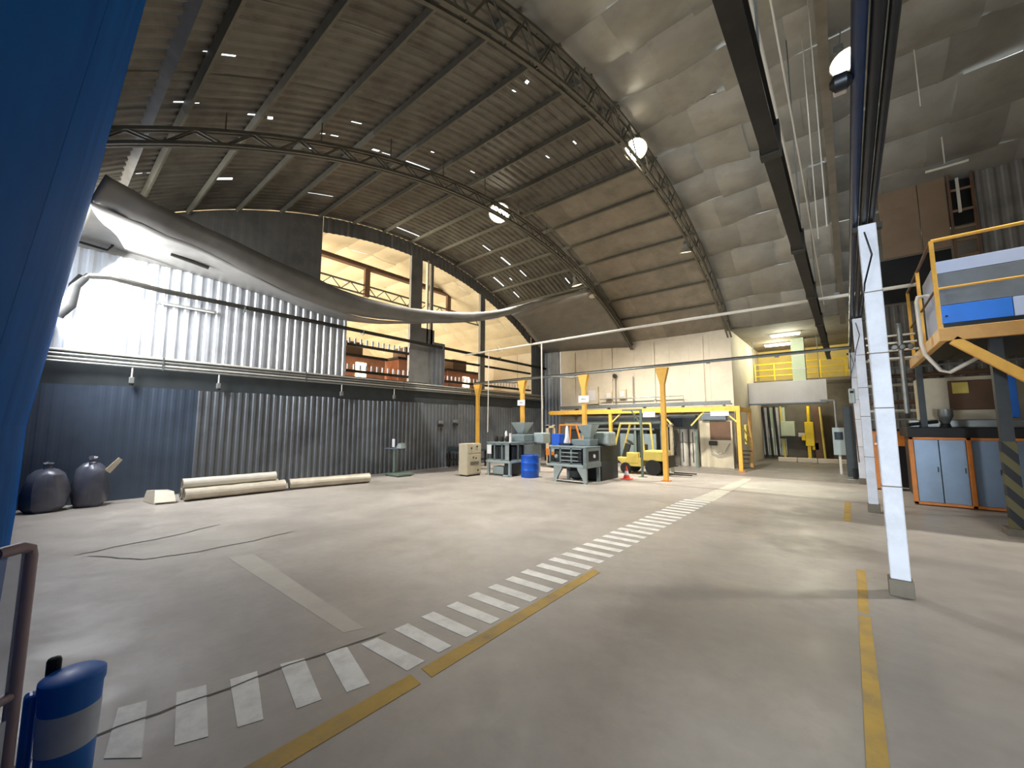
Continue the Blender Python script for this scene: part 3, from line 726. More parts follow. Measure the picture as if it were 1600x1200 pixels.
# ------------------------------------------------------------------ yellow posts carrying the service rail, signs
PY = 14.16
def post(x, label, foot=True):
    t = thing('yellow_post',(x,PY,0),label,'post','yellow posts under the service rail')
    MB().box(-.075,-.075,.02,.075,.075,3.35).build('shaft','yellow',t,bevel=.01,local=True)
    MB().frustum((0,0,3.35),(.15,.15),(0,0,3.9),(.42,.2)).build('flared_head','yellow',t,local=True)
    MB().box(-.14,-.14,0,.14,.14,.02).build('base_plate','orange',t,local=True)
    MB().box(-.22,-.1,3.9,.22,.1,3.93).build('cap_plate','yellow',t,local=True)
    return t
p0 = post(-4.92,'nearest yellow post with flared head, right of the yellow forklift')
dup(p0,(-8.06,PY,0),'yellow post with a sign, rising behind the hopper machine')
dup(p0,(-11.22,PY,0),'yellow post with a sign, rising behind the blue drum')
dup(p0,(-14.05,PY,0),'yellow post close to corrugated wall, rising behind the beige cabinet')
t = run('service_rail',[(-14.3,PY,3.98),(.2,PY,4.02)],.045,'galv','dark service rail carried level on the yellow posts','rail',clamps=[(q,PY,3.99) for q in (-12.6,-9.6,-6.5,-3.4,-1.5)])
MB().box(-14.3,PY-.05,4.03,.2,PY+.05,4.06).build('cable_tray','steel_dark',t)
for i,x in enumerate((-8.5,-11.7)): MB().path([(x+.35,PY,3.9),(x,PY-.05,3.86),(x-1.1,PY-.1,3.98)],.03,6).build('side_tube','galv',t)
def sign(x, y, z, wd, ht, label, text=True):
    t = thing('hanging_sign',(x,y,z),label,'sign','white signs over the work bays')
    MB().box(x-wd/2,y-.02,z-ht/2,x+wd/2,y+.0,z+ht/2).build('board','paper',t,bevel=.004)
    if text:
        for i in range(4): MB().box(x-wd*.22+i*wd*.115,y-.024,z-ht*.09,x-wd*.14+i*wd*.115,y-.02,z+ht*.07+(.02 if i==1 else 0)).build('lettering','print_grey',t)
    for s in (-1,1): MB().tube((x+s*wd*.35,y-.01,z+ht/2),(x+s*wd*.35,y-.01,z+ht/2+.12),.006,5).build('hook','galv',t)
sign(-11.2,PY-.1,2.92,.42,.25,'white sign on the yellow post behind the blue drum')
sign(-8.02,PY-.1,2.95,.46,.27,'white sign on the yellow post behind the hopper machine')
sign(-7.27,18.92,2.44,.58,.26,'white sign hanging from yellow beam left of nearest post')
sign(-4.2,18.92,2.42,.72,.2,'white sign hanging from the yellow beam near its far post',False)

# yellow portal beam
t = thing('yellow_portal',(-8,19,0),'long yellow beam on posts across the back of the hall','portal frame')
MB().box(-13.0,18.92,2.5,-3.42,19.08,2.72).build('beam','yellow',t,bevel=.01)
MB().lathe([(.09,0),(.09,.06)],(-13.02,19,2.6),12,(-1,0,0)).build('end_cap','bright_yellow',t)
for x in (-3.5,-9.3): 
    MB().box(x-.075,18.92,0,x+.075,19.08,2.5).build('post','yellow',t,bevel=.01)
    MB().box(x-.15,18.85,0,x+.15,19.15,.03).build('base_plate','orange',t)
for x,s in ((-3.5,-1),(-9.3,1),(-5.4,1),(-6.2,-1)): MB().bar((x,19,2.0 if x in(-3.5,-9.3) else 1.9),(x+s*.55,19,2.5),.06).build('brace','lemon',t)
t = thing('access_stair',(-3.48,21.4,0),'yellow stair frame with sloping rails at the passage entrance','stair')
MB().box(-3.56,21.33,0,-3.42,21.47,2.6).build('post','ochre',t,bevel=.01); MB().box(-3.56,19.1,2.5,-3.42,21.47,2.68).build('beam','yellow',t)
for z in (1.75,1.35): MB().bar((-3.55,19.1,z+.3),(-3.5,21.4,z-.45),.05).build('rail','lemon',t)
MB().cbox((-3.6,21.1,1.5),(.1,.5,.9)).build('panel','lemon',t,bevel=.03)
for k in range(4): MB().box(-3.85,20.0+k*.3,.25+k*.16,-3.45,20.25+k*.3,.29+k*.16).build('step','steel_dark',t)

# ------------------------------------------------------------------ machines
def cage(t, x0, x1, y0, y1, z0, z1, nb, m='machine_grey', tk=.05):
    """welded guard frame with dark panels behind, front (y0) and right (x1) sides"""
    for z in (z0, z1-tk): 
        MB().box(x0,y0,z,x1,y0+tk,z+tk).build('frame_bar',m,t); MB().box(x1-tk,y0,z,x1,y1,z+tk).build('frame_bar',m,t)
    for k in range(nb+1):
        x = x0+(x1-x0-tk)*k/nb; MB().box(x,y0,z0,x+tk,y0+tk,z1).build('frame_post',m,t)
    for y in (y0,(y0+y1)/2,y1-tk): MB().box(x1-tk,y,z0,x1,y+tk,z1).build('frame_post',m,t)
def machine1():
    x0,x1,y0,y1 = -10.9,-9.7,11.5,13.45
    t = thing('moulding_machine',((x0+x1)/2,y0,0),'grey moulding machine with hopper, between beige cabinet and blue drum','machine')
    MB().box(x0-.02,y0-.03,.5,x1+.02,y1,.58).build('bed','machine_light',t,bevel=.01)
    for x in (x0+.02,x1-.1):
        for y in (y0,y1-.12): MB().box(x,y,0,x+.09,y+.1,.5).build('leg','machine_light',t,bevel=.01)
    MB().box(x1-.36,y0,0,x1+.02,y0+.1,.06).build('foot','machine_light',t,bevel=.01)
    MB().box(x0+.06,y0+.2,.58,x1-.08,y1-.1,1.12).build('mould_block','machine_dark',t,bevel=.02)
    cage(t,x0,x1,y0,y0+.9,.58,1.22,3)
    MB().box(x1-.3,y0+.05,.62,x1-.02,y0+.08,1.18).build('side_panel','machine_light',t,bevel=.01)
    MB().box(x1-.06,y0+.9,.5,x1,y1,1.15).build('side_cover','machine_grey',t,bevel=.01)
    MB().box(x0,y0,1.22,x1,y1,1.27).build('top_plate','machine_grey',t,bevel=.01)
    MB().box(x0+.04,y0-.02,.82,x0+.26,y0,1.16).build('paper_sheet','paper',t)
    MB().box(x1-.06,y0+.02,1.27,x1+.01,y0+.08,1.62).build('white_rod','paper',t)
    MB().box(-10.55,12.4,1.27,-9.75,13.2,1.55).build('barrel_cover','machine_grey',t,bevel=.03)
    MB().frustum((-10.15,12.8,1.62),(.28,.28),(-10.15,12.8,2.03),(.72,.6)).build('hopper','machine_light',t,bevel=.01)
    MB().box(-10.29,12.66,1.5,-10.01,12.94,1.64).build('hopper_neck','machine_grey',t)
    MB().box(-9.75,13.0,1.2,-9.25,13.5,1.62).build('motor_cover','machine_light',t,bevel=.05)
    for k in range(3): MB().lathe([(.07,0),(.09,.1),(.06,.22)],(-10.75+k*.2,11.9+.1*k,1.27),10).build('valve','steel_dark',t,smooth=True)
    MB().lathe([(.05,0),(.05,.2),(.02,.3)],(-10.5,12.2,1.4),10).build('filter','paper',t,smooth=True)
    MB().box(-10.75,11.7,.04,-10.2,12.1,.33).build('drip_tank','machine_light',t,bevel=.01)
    MB().box(-10.2,11.75,.04,-9.85,12.4,.5).build('oil_tank','machine_dark',t,bevel=.01)
    return t
machine1()
def machine2():
    x0,x1,y0 = -8.08,-6.62,11.7
    t = thing('moulding_machine',((x0+x1)/2,y0,0),'grey moulding machine with open legs and hopper, left of the cone','machine')
    MB().box(x0-.04,y0-.04,.52,x1-.1,y0+.9,.6).build('bed','machine_light',t,bevel=.01); MB().box(x1-.12,y0-.02,.5,x1+.02,y0+1.0,.66).build('bed_end','machine_grey',t,bevel=.01)
    for x,s in ((x0+.18,1),(x1-.02,-1)):
        MB().prism([(x,0),(x+s*.1,0),(x+s*.14,.16),(x+s*.32,.44),(x+s*.34,.52),(x,.52)],'xz',y0,y0+.1).build('curved_leg','machine_light',t)
    MB().box(x1-.1,y0+.85,0,x1,y0+.95,.5).build('leg','machine_grey',t); MB().box(x0+.2,y0+.8,0,x0+.3,y0+.9,.5).build('leg','machine_grey',t)
    MB().tube((x0+.2,y0+.03,.06),(x1,y0+.03,.06),.025).build('tie_bar','grey_pipe',t)
    MB().lathe([(.15,.0),(.28,.1),(.3,.3),(.12,.45)],(-7.25,12.2,.06),14).build('oil_pump','machine_dark',t,smooth=True)
    cage(t,x0,x1-.12,y0,y0+.9,.6,1.15,3)
    MB().box(x0+.07,y0+.2,.62,x1-.2,y0+.8,1.08).build('mould_block','machine_dark',t,bevel=.02)
    for k in range(3): MB().box(x0+.5,y0-.02,.72+k*.13,x1-.3,y0+.0,.745+k*.13).build('guard_bar','machine_light',t)
    MB().lathe([(.07,0),(.05,.04)],(x0+.28,y0+.02,.85),12,(0,-1,0)).build('gauge','machine_light',t)
    MB().box(x1-.14,y0,.62,x1,y0+1.0,1.15).build('side_door','machine_grey',t,bevel=.02)
    MB().box(x1-.005,y0+.15,.72,x1+.01,y0+.85,1.05).build('side_window','dark_glass',t,bevel=.01)
    MB().lathe([(.06,0),(.06,.03)],(x1+.01,y0+.5,.88),10,(1,0,0)).build('dial','paper',t)
    MB().box(x0,y0,1.15,x1,y0+1.0,1.2).build('top_plate','machine_grey',t,bevel=.01)
    MB().box(-7.4,12.72,0,-6.6,14.0,1.2).build('drive_housing','machine_dark',t,bevel=.02)
    MB().box(-7.55,12.3,1.2,-6.8,12.9,1.42).build('barrel_cover','machine_grey',t,bevel=.02)
    MB().frustum((-7.02,12.6,1.48),(.24,.24),(-7.02,12.6,1.93),(.58,.55)).build('hopper','machine_light',t,bevel=.01)
    MB().box(-7.15,12.47,1.36,-6.89,12.73,1.5).build('hopper_neck','machine_grey',t)
    MB().box(-6.98,12.95,1.2,-6.4,13.5,1.68).build('motor_cover','machine_light',t,bevel=.07)
    MB().box(-8.45,12.4,1.18,-8.1,12.75,1.6).build('blue_case','blue_plastic',t,bevel=.02)
    MB().box(-8.55,12.35,.95,-8.0,12.9,1.18).build('case_shelf','machine_light',t)
    MB().lathe([(.1,0),(.12,.12),(.07,.3),(.05,.62),(.02,.7)],(-7.78,12.4,1.2),12).build('air_cylinder','paper',t,smooth=True)
    MB().box(-7.95,12.1,1.2,-7.5,12.3,1.28).build('clamp_arm','navy_pipe',t)
    return t
machine2()

t = thing('beige_cabinet',(-11.28,10.6,0),'beige electrical cabinet at the left end of the machines','cabinet')
MB().box(-11.52,10.6,.05,-11.05,11.35,1.22).build('body','beige',t,bevel=.015)
MB().box(-11.5,10.64,0,-11.07,11.3,.05).build('plinth','black',t)
MB().box(-11.05,10.64,.1,-11.03,11.31,.82).build('lower_door','beige',t,bevel=.008); MB().box(-11.05,10.64,.86,-11.03,11.31,1.18).build('upper_door','beige',t,bevel=.008)
for y,z in ((10.8,1.05),(11.1,1.1),(10.9,.7),(11.05,.66),(11.15,.2)): MB().lathe([(.03,0),(.025,.03)],(-11.03,y,z),10,(1,0,0)).build('knob','steel_dark',t)
MB().box(-11.035,10.75,.42,-11.02,11.2,.54).build('vent','dim_wall',t)

def drum(x,y,r,h,name,label,m,cat='drum'):
    t = thing(name,(x,y,0),label,cat)
    MB().lathe([(r*.97,0),(r,.02),(r,h*.3),(r*1.03,h*.33),(r,h*.36),(r,h*.64),(r*1.03,h*.67),(r,h*.7),(r,h-.04),(r*1.02,h-.02),(r*1.02,h),(r*.94,h),(r*.94,h-.02)],(x,y,0),28).build('shell',m,t,smooth=True)
    MB().lathe([(.04,0),(.04,.02)],(x+r*.5,y,h-.02),10).build('bung','black',t)
    return t
drum(-9.2,12.05,.33,.8,'blue_drum','bright blue plastic drum between the two grey machines','blue_plastic')
t = thing('traffic_cone',(-6.17,13.75,0),'small red traffic cone on the floor before the yellow forklift','cone')
MB().box(-6.34,13.58,0,-6.0,13.92,.03).build('base','cone_red',t,bevel=.01)
MB().lathe([(.12,.03),(.085,.16)],(-6.17,13.75,0),16).build('lower_cone','cone_red',t,smooth=True); MB().lathe([(.085,.16),(.055,.3)],(-6.17,13.75,0),16).build('white_collar','paper',t,smooth=True); MB().lathe([(.055,.3),(.022,.46)],(-6.17,13.75,0),16).build('tip','cone_red',t,smooth=True)

def forklift(x, y, label, m, m2, s=1.0, flip=1):
    t = thing('forklift',(x,y,0),label,'forklift','forklifts behind the machines')
    def X(a): return flip*a*s
    def bx(a,b_,c,d,e,f): 
        xa, xb = sorted((X(a),X(d))); return MB().box(xa,b_*s,c*s,xb,e*s,f*s)
    D = 1.05
    MB().prism([(X(-1.0),.62*s),(X(-.62),.3*s),(X(.1),.3*s),(X(.1),.62*s)],'xz',.02,D*s).build('chassis',m,t,bevel=.02,local=True)
    bx(-.5,.0,.42,-.02,.25,.84).build('battery_box',m2,t,bevel=.03,local=True)
    bx(.1,.0,.55,.95,D,.92).build('hood',m,t,bevel=.03,local=True)
    bx(.8,.02,.6,.93,.06,.88).build('hood_plate',m2,t,bevel=.01,local=True)
    for yy in (.03,D-.07):
        MB().path([(X(-.95),yy*s,.64*s),(X(-1.02),yy*s,.95*s),(X(-.92),yy*s,1.3*s),(X(-.72),yy*s,1.98*s)],.045*s,8).build('front_pillar',m2,t,smooth=True,local=True)
        MB().path([(X(.22),yy*s,.9*s),(X(.14),yy*s,1.98*s)],.045*s,8).build('rear_pillar',m2,t,smooth=True,local=True)
        MB().tube((X(-.74),yy*s,1.98*s),(X(.16),yy*s,1.98*s),.035*s,8).build('roof_rail',m2,t,local=True)
    for k in range(6): MB().tube((X(-.68+k*.15),.03*s,1.98*s),(X(-.68+k*.15),(D-.07)*s,1.98*s),.018*s,6).build('roof_bar',m2,t,local=True)
    bx(-.45,.3,.62,.05,.8,.74).build('seat','rubber',t,bevel=.04,local=True); MB().bar((X(.0),.3*s,.74*s),(X(.0),.3*s,.74*s+.01),.01).build('seat_bolt','black',t,local=True)
    bx(-.02,.3,.74,.1,.8,1.15).build('seat_back','rubber',t,bevel=.04,local=True)
    MB().bar((X(-.8),.5*s,.6*s),(X(-.62),.5*s,1.15*s),.14*s,.2*s).build('dashboard','machine_dark',t,local=True)
    MB().lathe([(.15*s,0),(.17*s,.02*s),(.15*s,.04*s)],(X(-.55),.5*s,1.2*s),16,(flip*.6,0,.8)).build('steering_wheel','black',t,smooth=True,local=True)
    for a,r in ((.55,.3),(-.55,.22)):
        for yy in (-.02,D-.2):
            MB().lathe([(r*.55*s,0),(r*.95*s,0),(r*s,.04*s),(r*s,.18*s),(r*.95*s,.22*s),(r*.55*s,.22*s)],(X(a),yy*s,r*s),20,(0,1,0)).build('tyre','rubber',t,smooth=True,local=True)
            MB().lathe([(r*.55*s,.02*s),(r*.55*s,.2*s)],(X(a),yy*s,r*s),14,(0,1,0)).build('wheel_hub',m2,t,local=True)
    for yy in (.22,.78):
        bx(.98,yy,.1,1.08,yy+.1,2.0).build('mast_rail','beige',t,local=True)
        bx(1.08,yy,.06,1.9,yy+.1,.1).build('fork','steel_dark',t,local=True)
    bx(.98,.22,1.85,1.08,.88,1.95).build('mast_tie','beige',t,local=True); bx(1.06,.12,.3,1.1,.98,.75).build('carriage','steel_dark',t,local=True)
    return t
forklift(-6.4,15.4,'yellow forklift with overhead guard parked behind the cone','lemon','lemon')
forklift(-9.85,15.3,'orange forklift partly hidden between the two grey machines','orange','orange',.97,-1)

# stand and dark process line at the back
t = thing('green_stand',(-5.97,14.7,0),'thin grey-green post with brace standing beside the yellow forklift','stand')
MB().box(-6.0,14.66,0,-5.93,14.73,2.5).build('post','green_steel',t); MB().bar((-5.97,14.7,1.95),(-6.35,14.7,2.5),.04).build('brace','green_steel',t); MB().box(-6.1,14.6,0,-5.83,14.8,.02).build('foot_plate','green_steel',t)
MB().box(-6.7,14.67,2.46,-5.93,14.73,2.52).build('arm','green_steel',t)
t = thing('process_line',(-10,19.4,0),'large dark grey process machine along the back wall behind the forklifts','machine')
MB().box(-12.0,19.45,0,-7.6,20.2,1.7).build('body','machine_dark',t,bevel=.03)
MB().box(-10.9,19.45,1.7,-6.7,20.1,2.35).build('upper_housing','machine_dark',t,bevel=.04)
MB().tube((-12.2,19.33,2.0),(-6.7,19.33,2.08),.12,12).build('duct','machine_grey',t,smooth=True); MB().tube((-11.5,19.35,1.7),(-7.2,19.35,1.72),.07,10).build('duct','galv',t,smooth=True)
for x in (-11.4,-10.2,-9.0,-7.9): MB().box(x,19.4,.3,x+.75,19.45,1.5).build('door','machine_grey',t,bevel=.01)
for x in (-8.2,-6.9): MB().box(x,19.3,0,x+.09,19.4,2.5).build('support_post','green_steel',t)
t = thing('control_hood',(-5.9,19.6,0),'dark control hood on grey-green posts above the pale tanks','control unit')
MB().box(-6.5,19.4,1.75,-5.3,19.82,2.4).build('hood','machine_dark',t,bevel=.04); MB().box(-6.4,19.38,1.85,-5.9,19.4,2.25).build('screen','dark_glass',t)
for x in (-6.45,-5.4): MB().box(x,19.5,0,x+.09,19.6,1.75).build('support_post','green_steel',t)
t = thing('grey_locker',(-4.85,20.1,2.14),'grey wall box under the yellow beam near its far post','box')
MB().box(-5.2,20.0,2.14,-4.2,20.33,2.49).build('body','machine_grey',t,bevel=.02); MB().box(-5.15,19.98,2.17,-4.25,20.0,2.46).build('door','slate_panel',t,bevel=.01)
t = thing('cable_tray',(-8,20.1,2.95),'grey cable tray level along the cream back wall','cable tray')
MB().box(-13.0,20.0,2.86,-3.95,20.3,2.9).build('tray_base','steel_dark',t); MB().box(-13.0,19.98,2.86,-3.95,20.0,3.02).build('tray_side','galv',t)
for x in (-12,-10,-8,-6.1,-4.3): MB().box(x,20.0,2.5,x+.06,20.32,2.86).build('bracket','galv',t)
t = run('wall_conduit',[(-10.5,20.2,3.35),(-6.05,20.2,3.35),(-6.0,20.2,2.95)],.025,'grey_pipe','thin grey conduit on the cream back wall turning down','conduit')
for i,(x,lab) in enumerate(((-11.4,'thin upright conduit on cream wall behind sign post'),(-9.6,'thin upright conduit with a round head on cream wall'),(-8.6,'thin upright conduit on cream wall below dim truss'))):
    t = run('wall_conduit',[(x,20.3,2.95),(x,20.3,4.5)],.025,'grey_pipe',lab,'conduit','upright conduits on the cream wall')
    if i == 1: MB().lathe([(.0,0),(.12,.02),(.12,.1),(0,.12)],(x,20.3,4.6),12,(0,-1,0)).build('round_head','steel_dark',t)
bx0 = None
for i,(x,z,wd,ht,lab) in enumerate(((-11.0,3.6,.7,1.0,'larger pale meter box on cream back wall'),(-10.0,3.55,.4,.45,'small white switch box on cream back wall'),(-9.2,3.6,.4,.5,'small pale vent box on the cream back wall'))):
    t = thing('wall_box',(x,20.3,z),lab,'box','boxes on the cream wall')
    MB().box(x-wd/2,20.25,z-ht/2,x+wd/2,20.4,z+ht/2).build('body','beige',t,bevel=.01); MB().box(x-wd*.3,20.235,z-ht*.3,x+wd*.3,20.25,z+ht*.3).build('cover','white_box',t)
tk0 = None
for i,(x,lab) in enumerate(((-6.05,'pale upright tank against the back wall, left one'),(-5.6,'pale upright tank against the back wall, right one'))):
    if i == 0:
        tk0 = thing('upright_tank',(x,20.05,0),lab,'tank','upright tanks')
        MB().lathe([(.17,0),(.19,.03),(.19,1.95),(.12,2.08),(.05,2.1)],n=20).build('shell','white_pipe',tk0,smooth=True,local=True)
        MB().lathe([(.2,1.1),(.2,1.13)],n=20).build('band','grey_pipe',tk0,local=True); MB().tube((0,-.2,.2),(0,-.2,1.6),.02,6).build('gauge_pipe','steel_dark',tk0,local=True)
    else: dup(tk0,(x,20.05,0),lab,'upright tanks')
t = thing('valve_stand',(-6.42,19.55,0),'dark pipe fitting stand on the floor beside the pale tanks','stand')
MB().path([(-6.42,19.55,0),(-6.42,19.55,.7),(-6.3,19.55,.95),(-6.35,19.55,1.3)],.06,8).build('pipe','steel_dark',t,smooth=True); MB().lathe([(.1,0),(.14,.1),(.1,.2)],(-6.4,19.55,.5),10).build('valve','rust_dark',t,smooth=True); MB().box(-6.56,19.45,0,-6.26,19.7,.04).build('foot_plate','steel_dark',t)
t = thing('white_plinth_unit',(-4.75,20.2,0),'pale cabinet wall with a rust-brown panel beside the far yellow post','cabinet')
MB().box(-5.35,20.1,0,-3.98,20.33,2.12).build('body','beige',t,bevel=.01)
MB().box(-4.9,20.07,1.25,-4.05,20.1,2.1).build('brown_panel','rust_brown',t,bevel=.01)
MB().box(-4.95,19.95,1.0,-4.6,20.1,1.2).build('hose_hook','steel_dark',t,bevel=.04)
MB().path([(-4.9,20.05,1.02),(-4.85,20.0,.75),(-4.6,20.0,.6),(-4.3,20.0,.7),(-4.1,20.05,1.1)],.02,6).build('hanging_hose','grey_pipe',t,smooth=True)

# ------------------------------------------------------------------ left side: scale, rolls, bags, bench
t = thing('platform_scale',(-13.35,9.1,0),'grey-green platform scale with paper and display beside corrugated wall','scale')
MB().box(-13.75,8.85,.03,-12.85,9.55,.1).build('platform','green_steel',t,bevel=.01)
for x in (-13.7,-12.95):
    for y in (8.9,9.45): MB().lathe([(.04,0),(.04,.03)],(x,y,0),8).build('foot','black',t)
MB().box(-13.6,9.1,.1,-13.5,9.2,1.0).build('column','green_steel',t,bevel=.01)
MB().box(-13.95,8.95,1.0,-13.15,9.35,1.04).build('tray','slate_panel',t,bevel=.01)
MB().add([(-13.3,9.0,1.04),(-13.0,9.0,1.04),(-13.0,9.25,1.04),(-13.3,9.25,1.04),(-13.27,9.08,1.22),(-13.06,9.08,1.22),(-13.06,9.25,1.25),(-13.27,9.25,1.25)],[(0,3,2,1),(4,5,6,7),(0,1,5,4),(1,2,6,5),(2,3,7,6),(3,0,4,7)]).build('display','machine_light',t,bevel=.01)
MB().box(-13.85,9.2,1.04,-13.68,9.22,1.38).build('paper_sheet','paper',t); MB().box(-13.85,9.1,1.02,-13.7,9.25,1.06).build('clip','black',t)

def roll(p0, p1, r, label, m='roll'):
    p0 = Vector(p0); p1 = Vector(p1); mid = (p0+p1)/2
    t = thing('lining_roll',(mid.x,mid.y,0),label,'roll','rolls of roof lining')
    d = (p1-p0); n = 14; rows = []
    side = d.normalized().cross(Vector((0,0,1))).normalized(); up = side.cross(d.normalized())
    for i in range(n+1):
        c = p0+d*i/n; rr = r*(1+.06*mnoise.noise((i*.6,r*9,2))); row = []
        for k in range(17):
            a = 2*math.pi*k/16; q = rr*(1+.05*mnoise.noise((i*.4,math.cos(a)*2,math.sin(a)*2)))
            row.append(c+side*math.cos(a)*q*1.1+up*math.sin(a)*q*.95)
        rows.append(row)
    MB().grid(rows).build('outer_wrap',m,t,smooth=True)
    for c,s in ((p0,-1),(p1,1)):
        q = []
        for k in range(34):
            a = 2*math.pi*k/12; rr = r*(.95-.025*k); q.append(c+side*math.cos(a)*max(.01,rr)+up*math.sin(a)*max(.01,rr)+d.normalized()*s*.004)
        MB().path(q,.008,5).build('spiral_end','dim_wall',t)
    return t
roll((-12.98,2.62,.16),(-12.92,4.95,.16),.155,'pale lining roll lying nearest the floor edge, shaded lower one')
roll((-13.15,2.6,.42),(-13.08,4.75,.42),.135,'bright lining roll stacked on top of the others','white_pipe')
roll((-13.36,2.62,.155),(-13.3,4.9,.155),.15,'pale lining roll lying behind the shaded lower roll')
roll((-12.95,5.1,.16),(-12.5,7.45,.16),.155,'long pale lining roll ending near the floor scale')
t = thing('folded_lining',(-13.2,2.25,0),'folded stiff lining sheet at the near end of the rolls','sheet')
MB().add([(-13.75,1.95,.0),(-12.95,2.05,.0),(-12.85,2.45,.0),(-13.65,2.45,.0),(-13.7,2.0,.28),(-13.15,2.1,.33),(-13.0,2.42,.28),(-13.6,2.42,.26)],[(0,3,2,1),(4,5,6,7),(0,1,5,4),(1,2,6,5),(2,3,7,6),(3,0,4,7)]).build('folded_sheet','roll',t,bevel=.02)
MB().add([(-13.15,2.08,.33),(-12.9,2.05,.05),(-12.82,2.44,.05),(-13.0,2.42,.28)],[(0,1,2,3)]).build('loose_flap','roll',t,solid=.012)
def bag(x, y, r, h, label, seed, tip=None):
    t = thing('plastic_bag',(x,y,0),label,'bag','full plastic bags by the wall')
    rows = []; n = 22; prof = [(.0,0),(.75,.0),(1.0,.12),(1.05,.4),(.98,.65),(.85,.82),(.5,.93),(.22,.96),(.16,1.02),(.25,1.08),(.02,1.1)]
    for i,(rr,zz) in enumerate(prof):
        row = []
        for k in range(n+1):
            a = 2*math.pi*(k%n)/n
            q = rr*r*(1+.22*mnoise.noise((math.cos(a)*1.6+seed,math.sin(a)*1.6,zz*2.4))+.06*mnoise.noise((math.cos(a)*5,math.sin(a)*5+seed,zz*6)))
            row.append((x+q*math.cos(a),y+q*math.sin(a),zz*h*(1+.06*mnoise.noise((a,seed,zz))) if zz else 0))
        rows.append(row)
    MB().grid(rows).build('sack','bag',t,smooth=True)
    MB().lathe([(.17*r,-.02),(.2*r,.0),(.17*r,.02)],(x,y,h*.98),12).build('tie','paper',t)
    if tip: MB().add([(x+.05,y+.2,h*.8),(x+.12,y+.42,h*1.08),(x+.02,y+.5,h*1.02),(x,y+.3,h*.72)],[(0,1,2,3)]).build('torn_flap','roll',t,solid=.02)
    return t
bag(-13.85,.33,.34,.98,'full grey plastic bag closest to the blue end wall',1)
bag(-13.95,1.03,.31,1.04,'tall full grey plastic bag with a pale torn flap',5,True)
t = thing('work_bench',(-13.6,12.9,0),'low dark bench against the corrugated wall left of the beige cabinet','bench')
MB().box(-14.3,12.4,.72,-13.2,14.0,.8).build('top','machine_dark',t,bevel=.01); MB().box(-14.25,12.45,.3,-13.3,13.95,.36).build('shelf','steel_dark',t)
for x in (-14.25,-13.3):
    for y in (12.45,13.88): MB().box(x,y,0,x+.07,y+.07,.72).build('leg','steel_dark',t)
MB().box(-14.28,12.42,.8,-13.6,13.9,.95).build('dark_case','machine_dark',t,bevel=.02)

# ------------------------------------------------------------------ near left: tube barrier and bucket
t = thing('tube_barrier',(-3.2,.05,0),'mauve-grey tube barrier with clear sheet at the bottom left corner','barrier')
MB().path([(-3.2,.05,0),(-3.2,.05,1.25),(-3.195,.045,1.285),(-3.17,.02,1.3),(-3.095,-.055,1.3)],.028,10).build('post','mauve_steel',t,smooth=True)
MB().tube((-3.2,.05,.6),(-3.095,-.055,.6),.022,10).build('mid_rail','mauve_steel',t,smooth=True)
MB().add([(-3.18,.03,.63),(-3.1,-.05,.63),(-3.1,-.05,1.27),(-3.18,.03,1.27)],[(0,1,2,3)]).build('clear_sheet','clear_sheet',t,solid=.004)
MB().add([(-3.18,.03,.1),(-3.1,-.05,.1),(-3.1,-.05,.5),(-3.18,.03,.5)],[(0,1,2,3)]).build('kick_plate','bin_band',t,solid=.01)
bx_, by_, br, bh = -3.36, .26, .125, .54
t = thing('blue_bin',(bx_,by_,0),'lidded blue bin with pale band beside the tube barrier','bin')
MB().lathe([(br*.86,0),(br*.9,.01),(br*.94,bh*.4),(br,bh-.05),(br,bh-.03)],(bx_,by_,0),32).build('shell','bin_blue',t,smooth=True)
MB().lathe([(br*1.05,bh-.05),(br*1.06,bh-.03),(br*1.05,bh),(br*.9,bh+.012),(0,bh+.02)],(bx_,by_,0),32).build('lid','bin_blue',t,smooth=True)
MB().lathe([(br*.925,bh*.36),(br*.955,bh*.36),(br*1.0,bh*.72),(br*.97,bh*.72)],(bx_,by_,0),32).build('pale_band','bin_band',t,smooth=True)
MB().box(bx_-.17,by_-.1,bh-.1,bx_-.115,by_-.04,bh+.07).build('grip','black',t,bevel=.02)
MB().box(bx_-.12,by_-.17,.05,bx_-.03,by_-.12,bh-.06).build('side_rib','bin_blue',t,bevel=.02)

# ------------------------------------------------------------------ right: cabinets of the big machine
t = thing('press_machine',(3.2,13.9,0),'big press with blue-grey doors in orange frames at right','machine')
MB().box(1.2,14.02,.1,5.2,15.9,1.6).build('body','machine_dark',t)
MB().box(1.4,14.2,0,5.0,15.7,.1).build('plinth','black',t)
for x in (1.12,2.07,3.05,4.05,5.1): MB().box(x,13.9,.02,x+.08,14.04,1.62).build('frame_post','orange',t,bevel=.006)
for z in (.02,1.56): MB().box(1.12,13.9,z,5.18,14.04,z+.06).build('frame_rail','orange',t,bevel=.006)
for xa,xb in ((1.2,1.63),(1.63,2.07),(2.15,2.6),(2.6,3.05),(3.13,4.05),(4.13,5.1)):
    d = MB().box(xa+.006,13.94,.08,xb-.006,13.98,1.56).build('door','panel_bluegrey',t,bevel=.006)
    MB().box(xb-.06,13.92,.8,xb-.04,13.945,.92).build('handle','steel_dark',d)
MB().box(1.12,13.95,1.62,5.2,16.0,1.85).build('top_deck','black',t,bevel=.01)
MB().box(1.5,15.2,1.85,4.6,15.95,3.15).build('upper_housing','beige',t,bevel=.02)
MB().box(2.05,15.15,2.3,2.85,15.2,3.05).build('window','rust_brown',t,bevel=.02); MB().box(2.12,15.13,2.72,2.4,15.15,3.0).build('yellow_plate','lemon',t)
MB().box(2.95,15.0,2.1,3.15,15.2,3.1).build('blue_plate','sky_panel',t,bevel=.01)
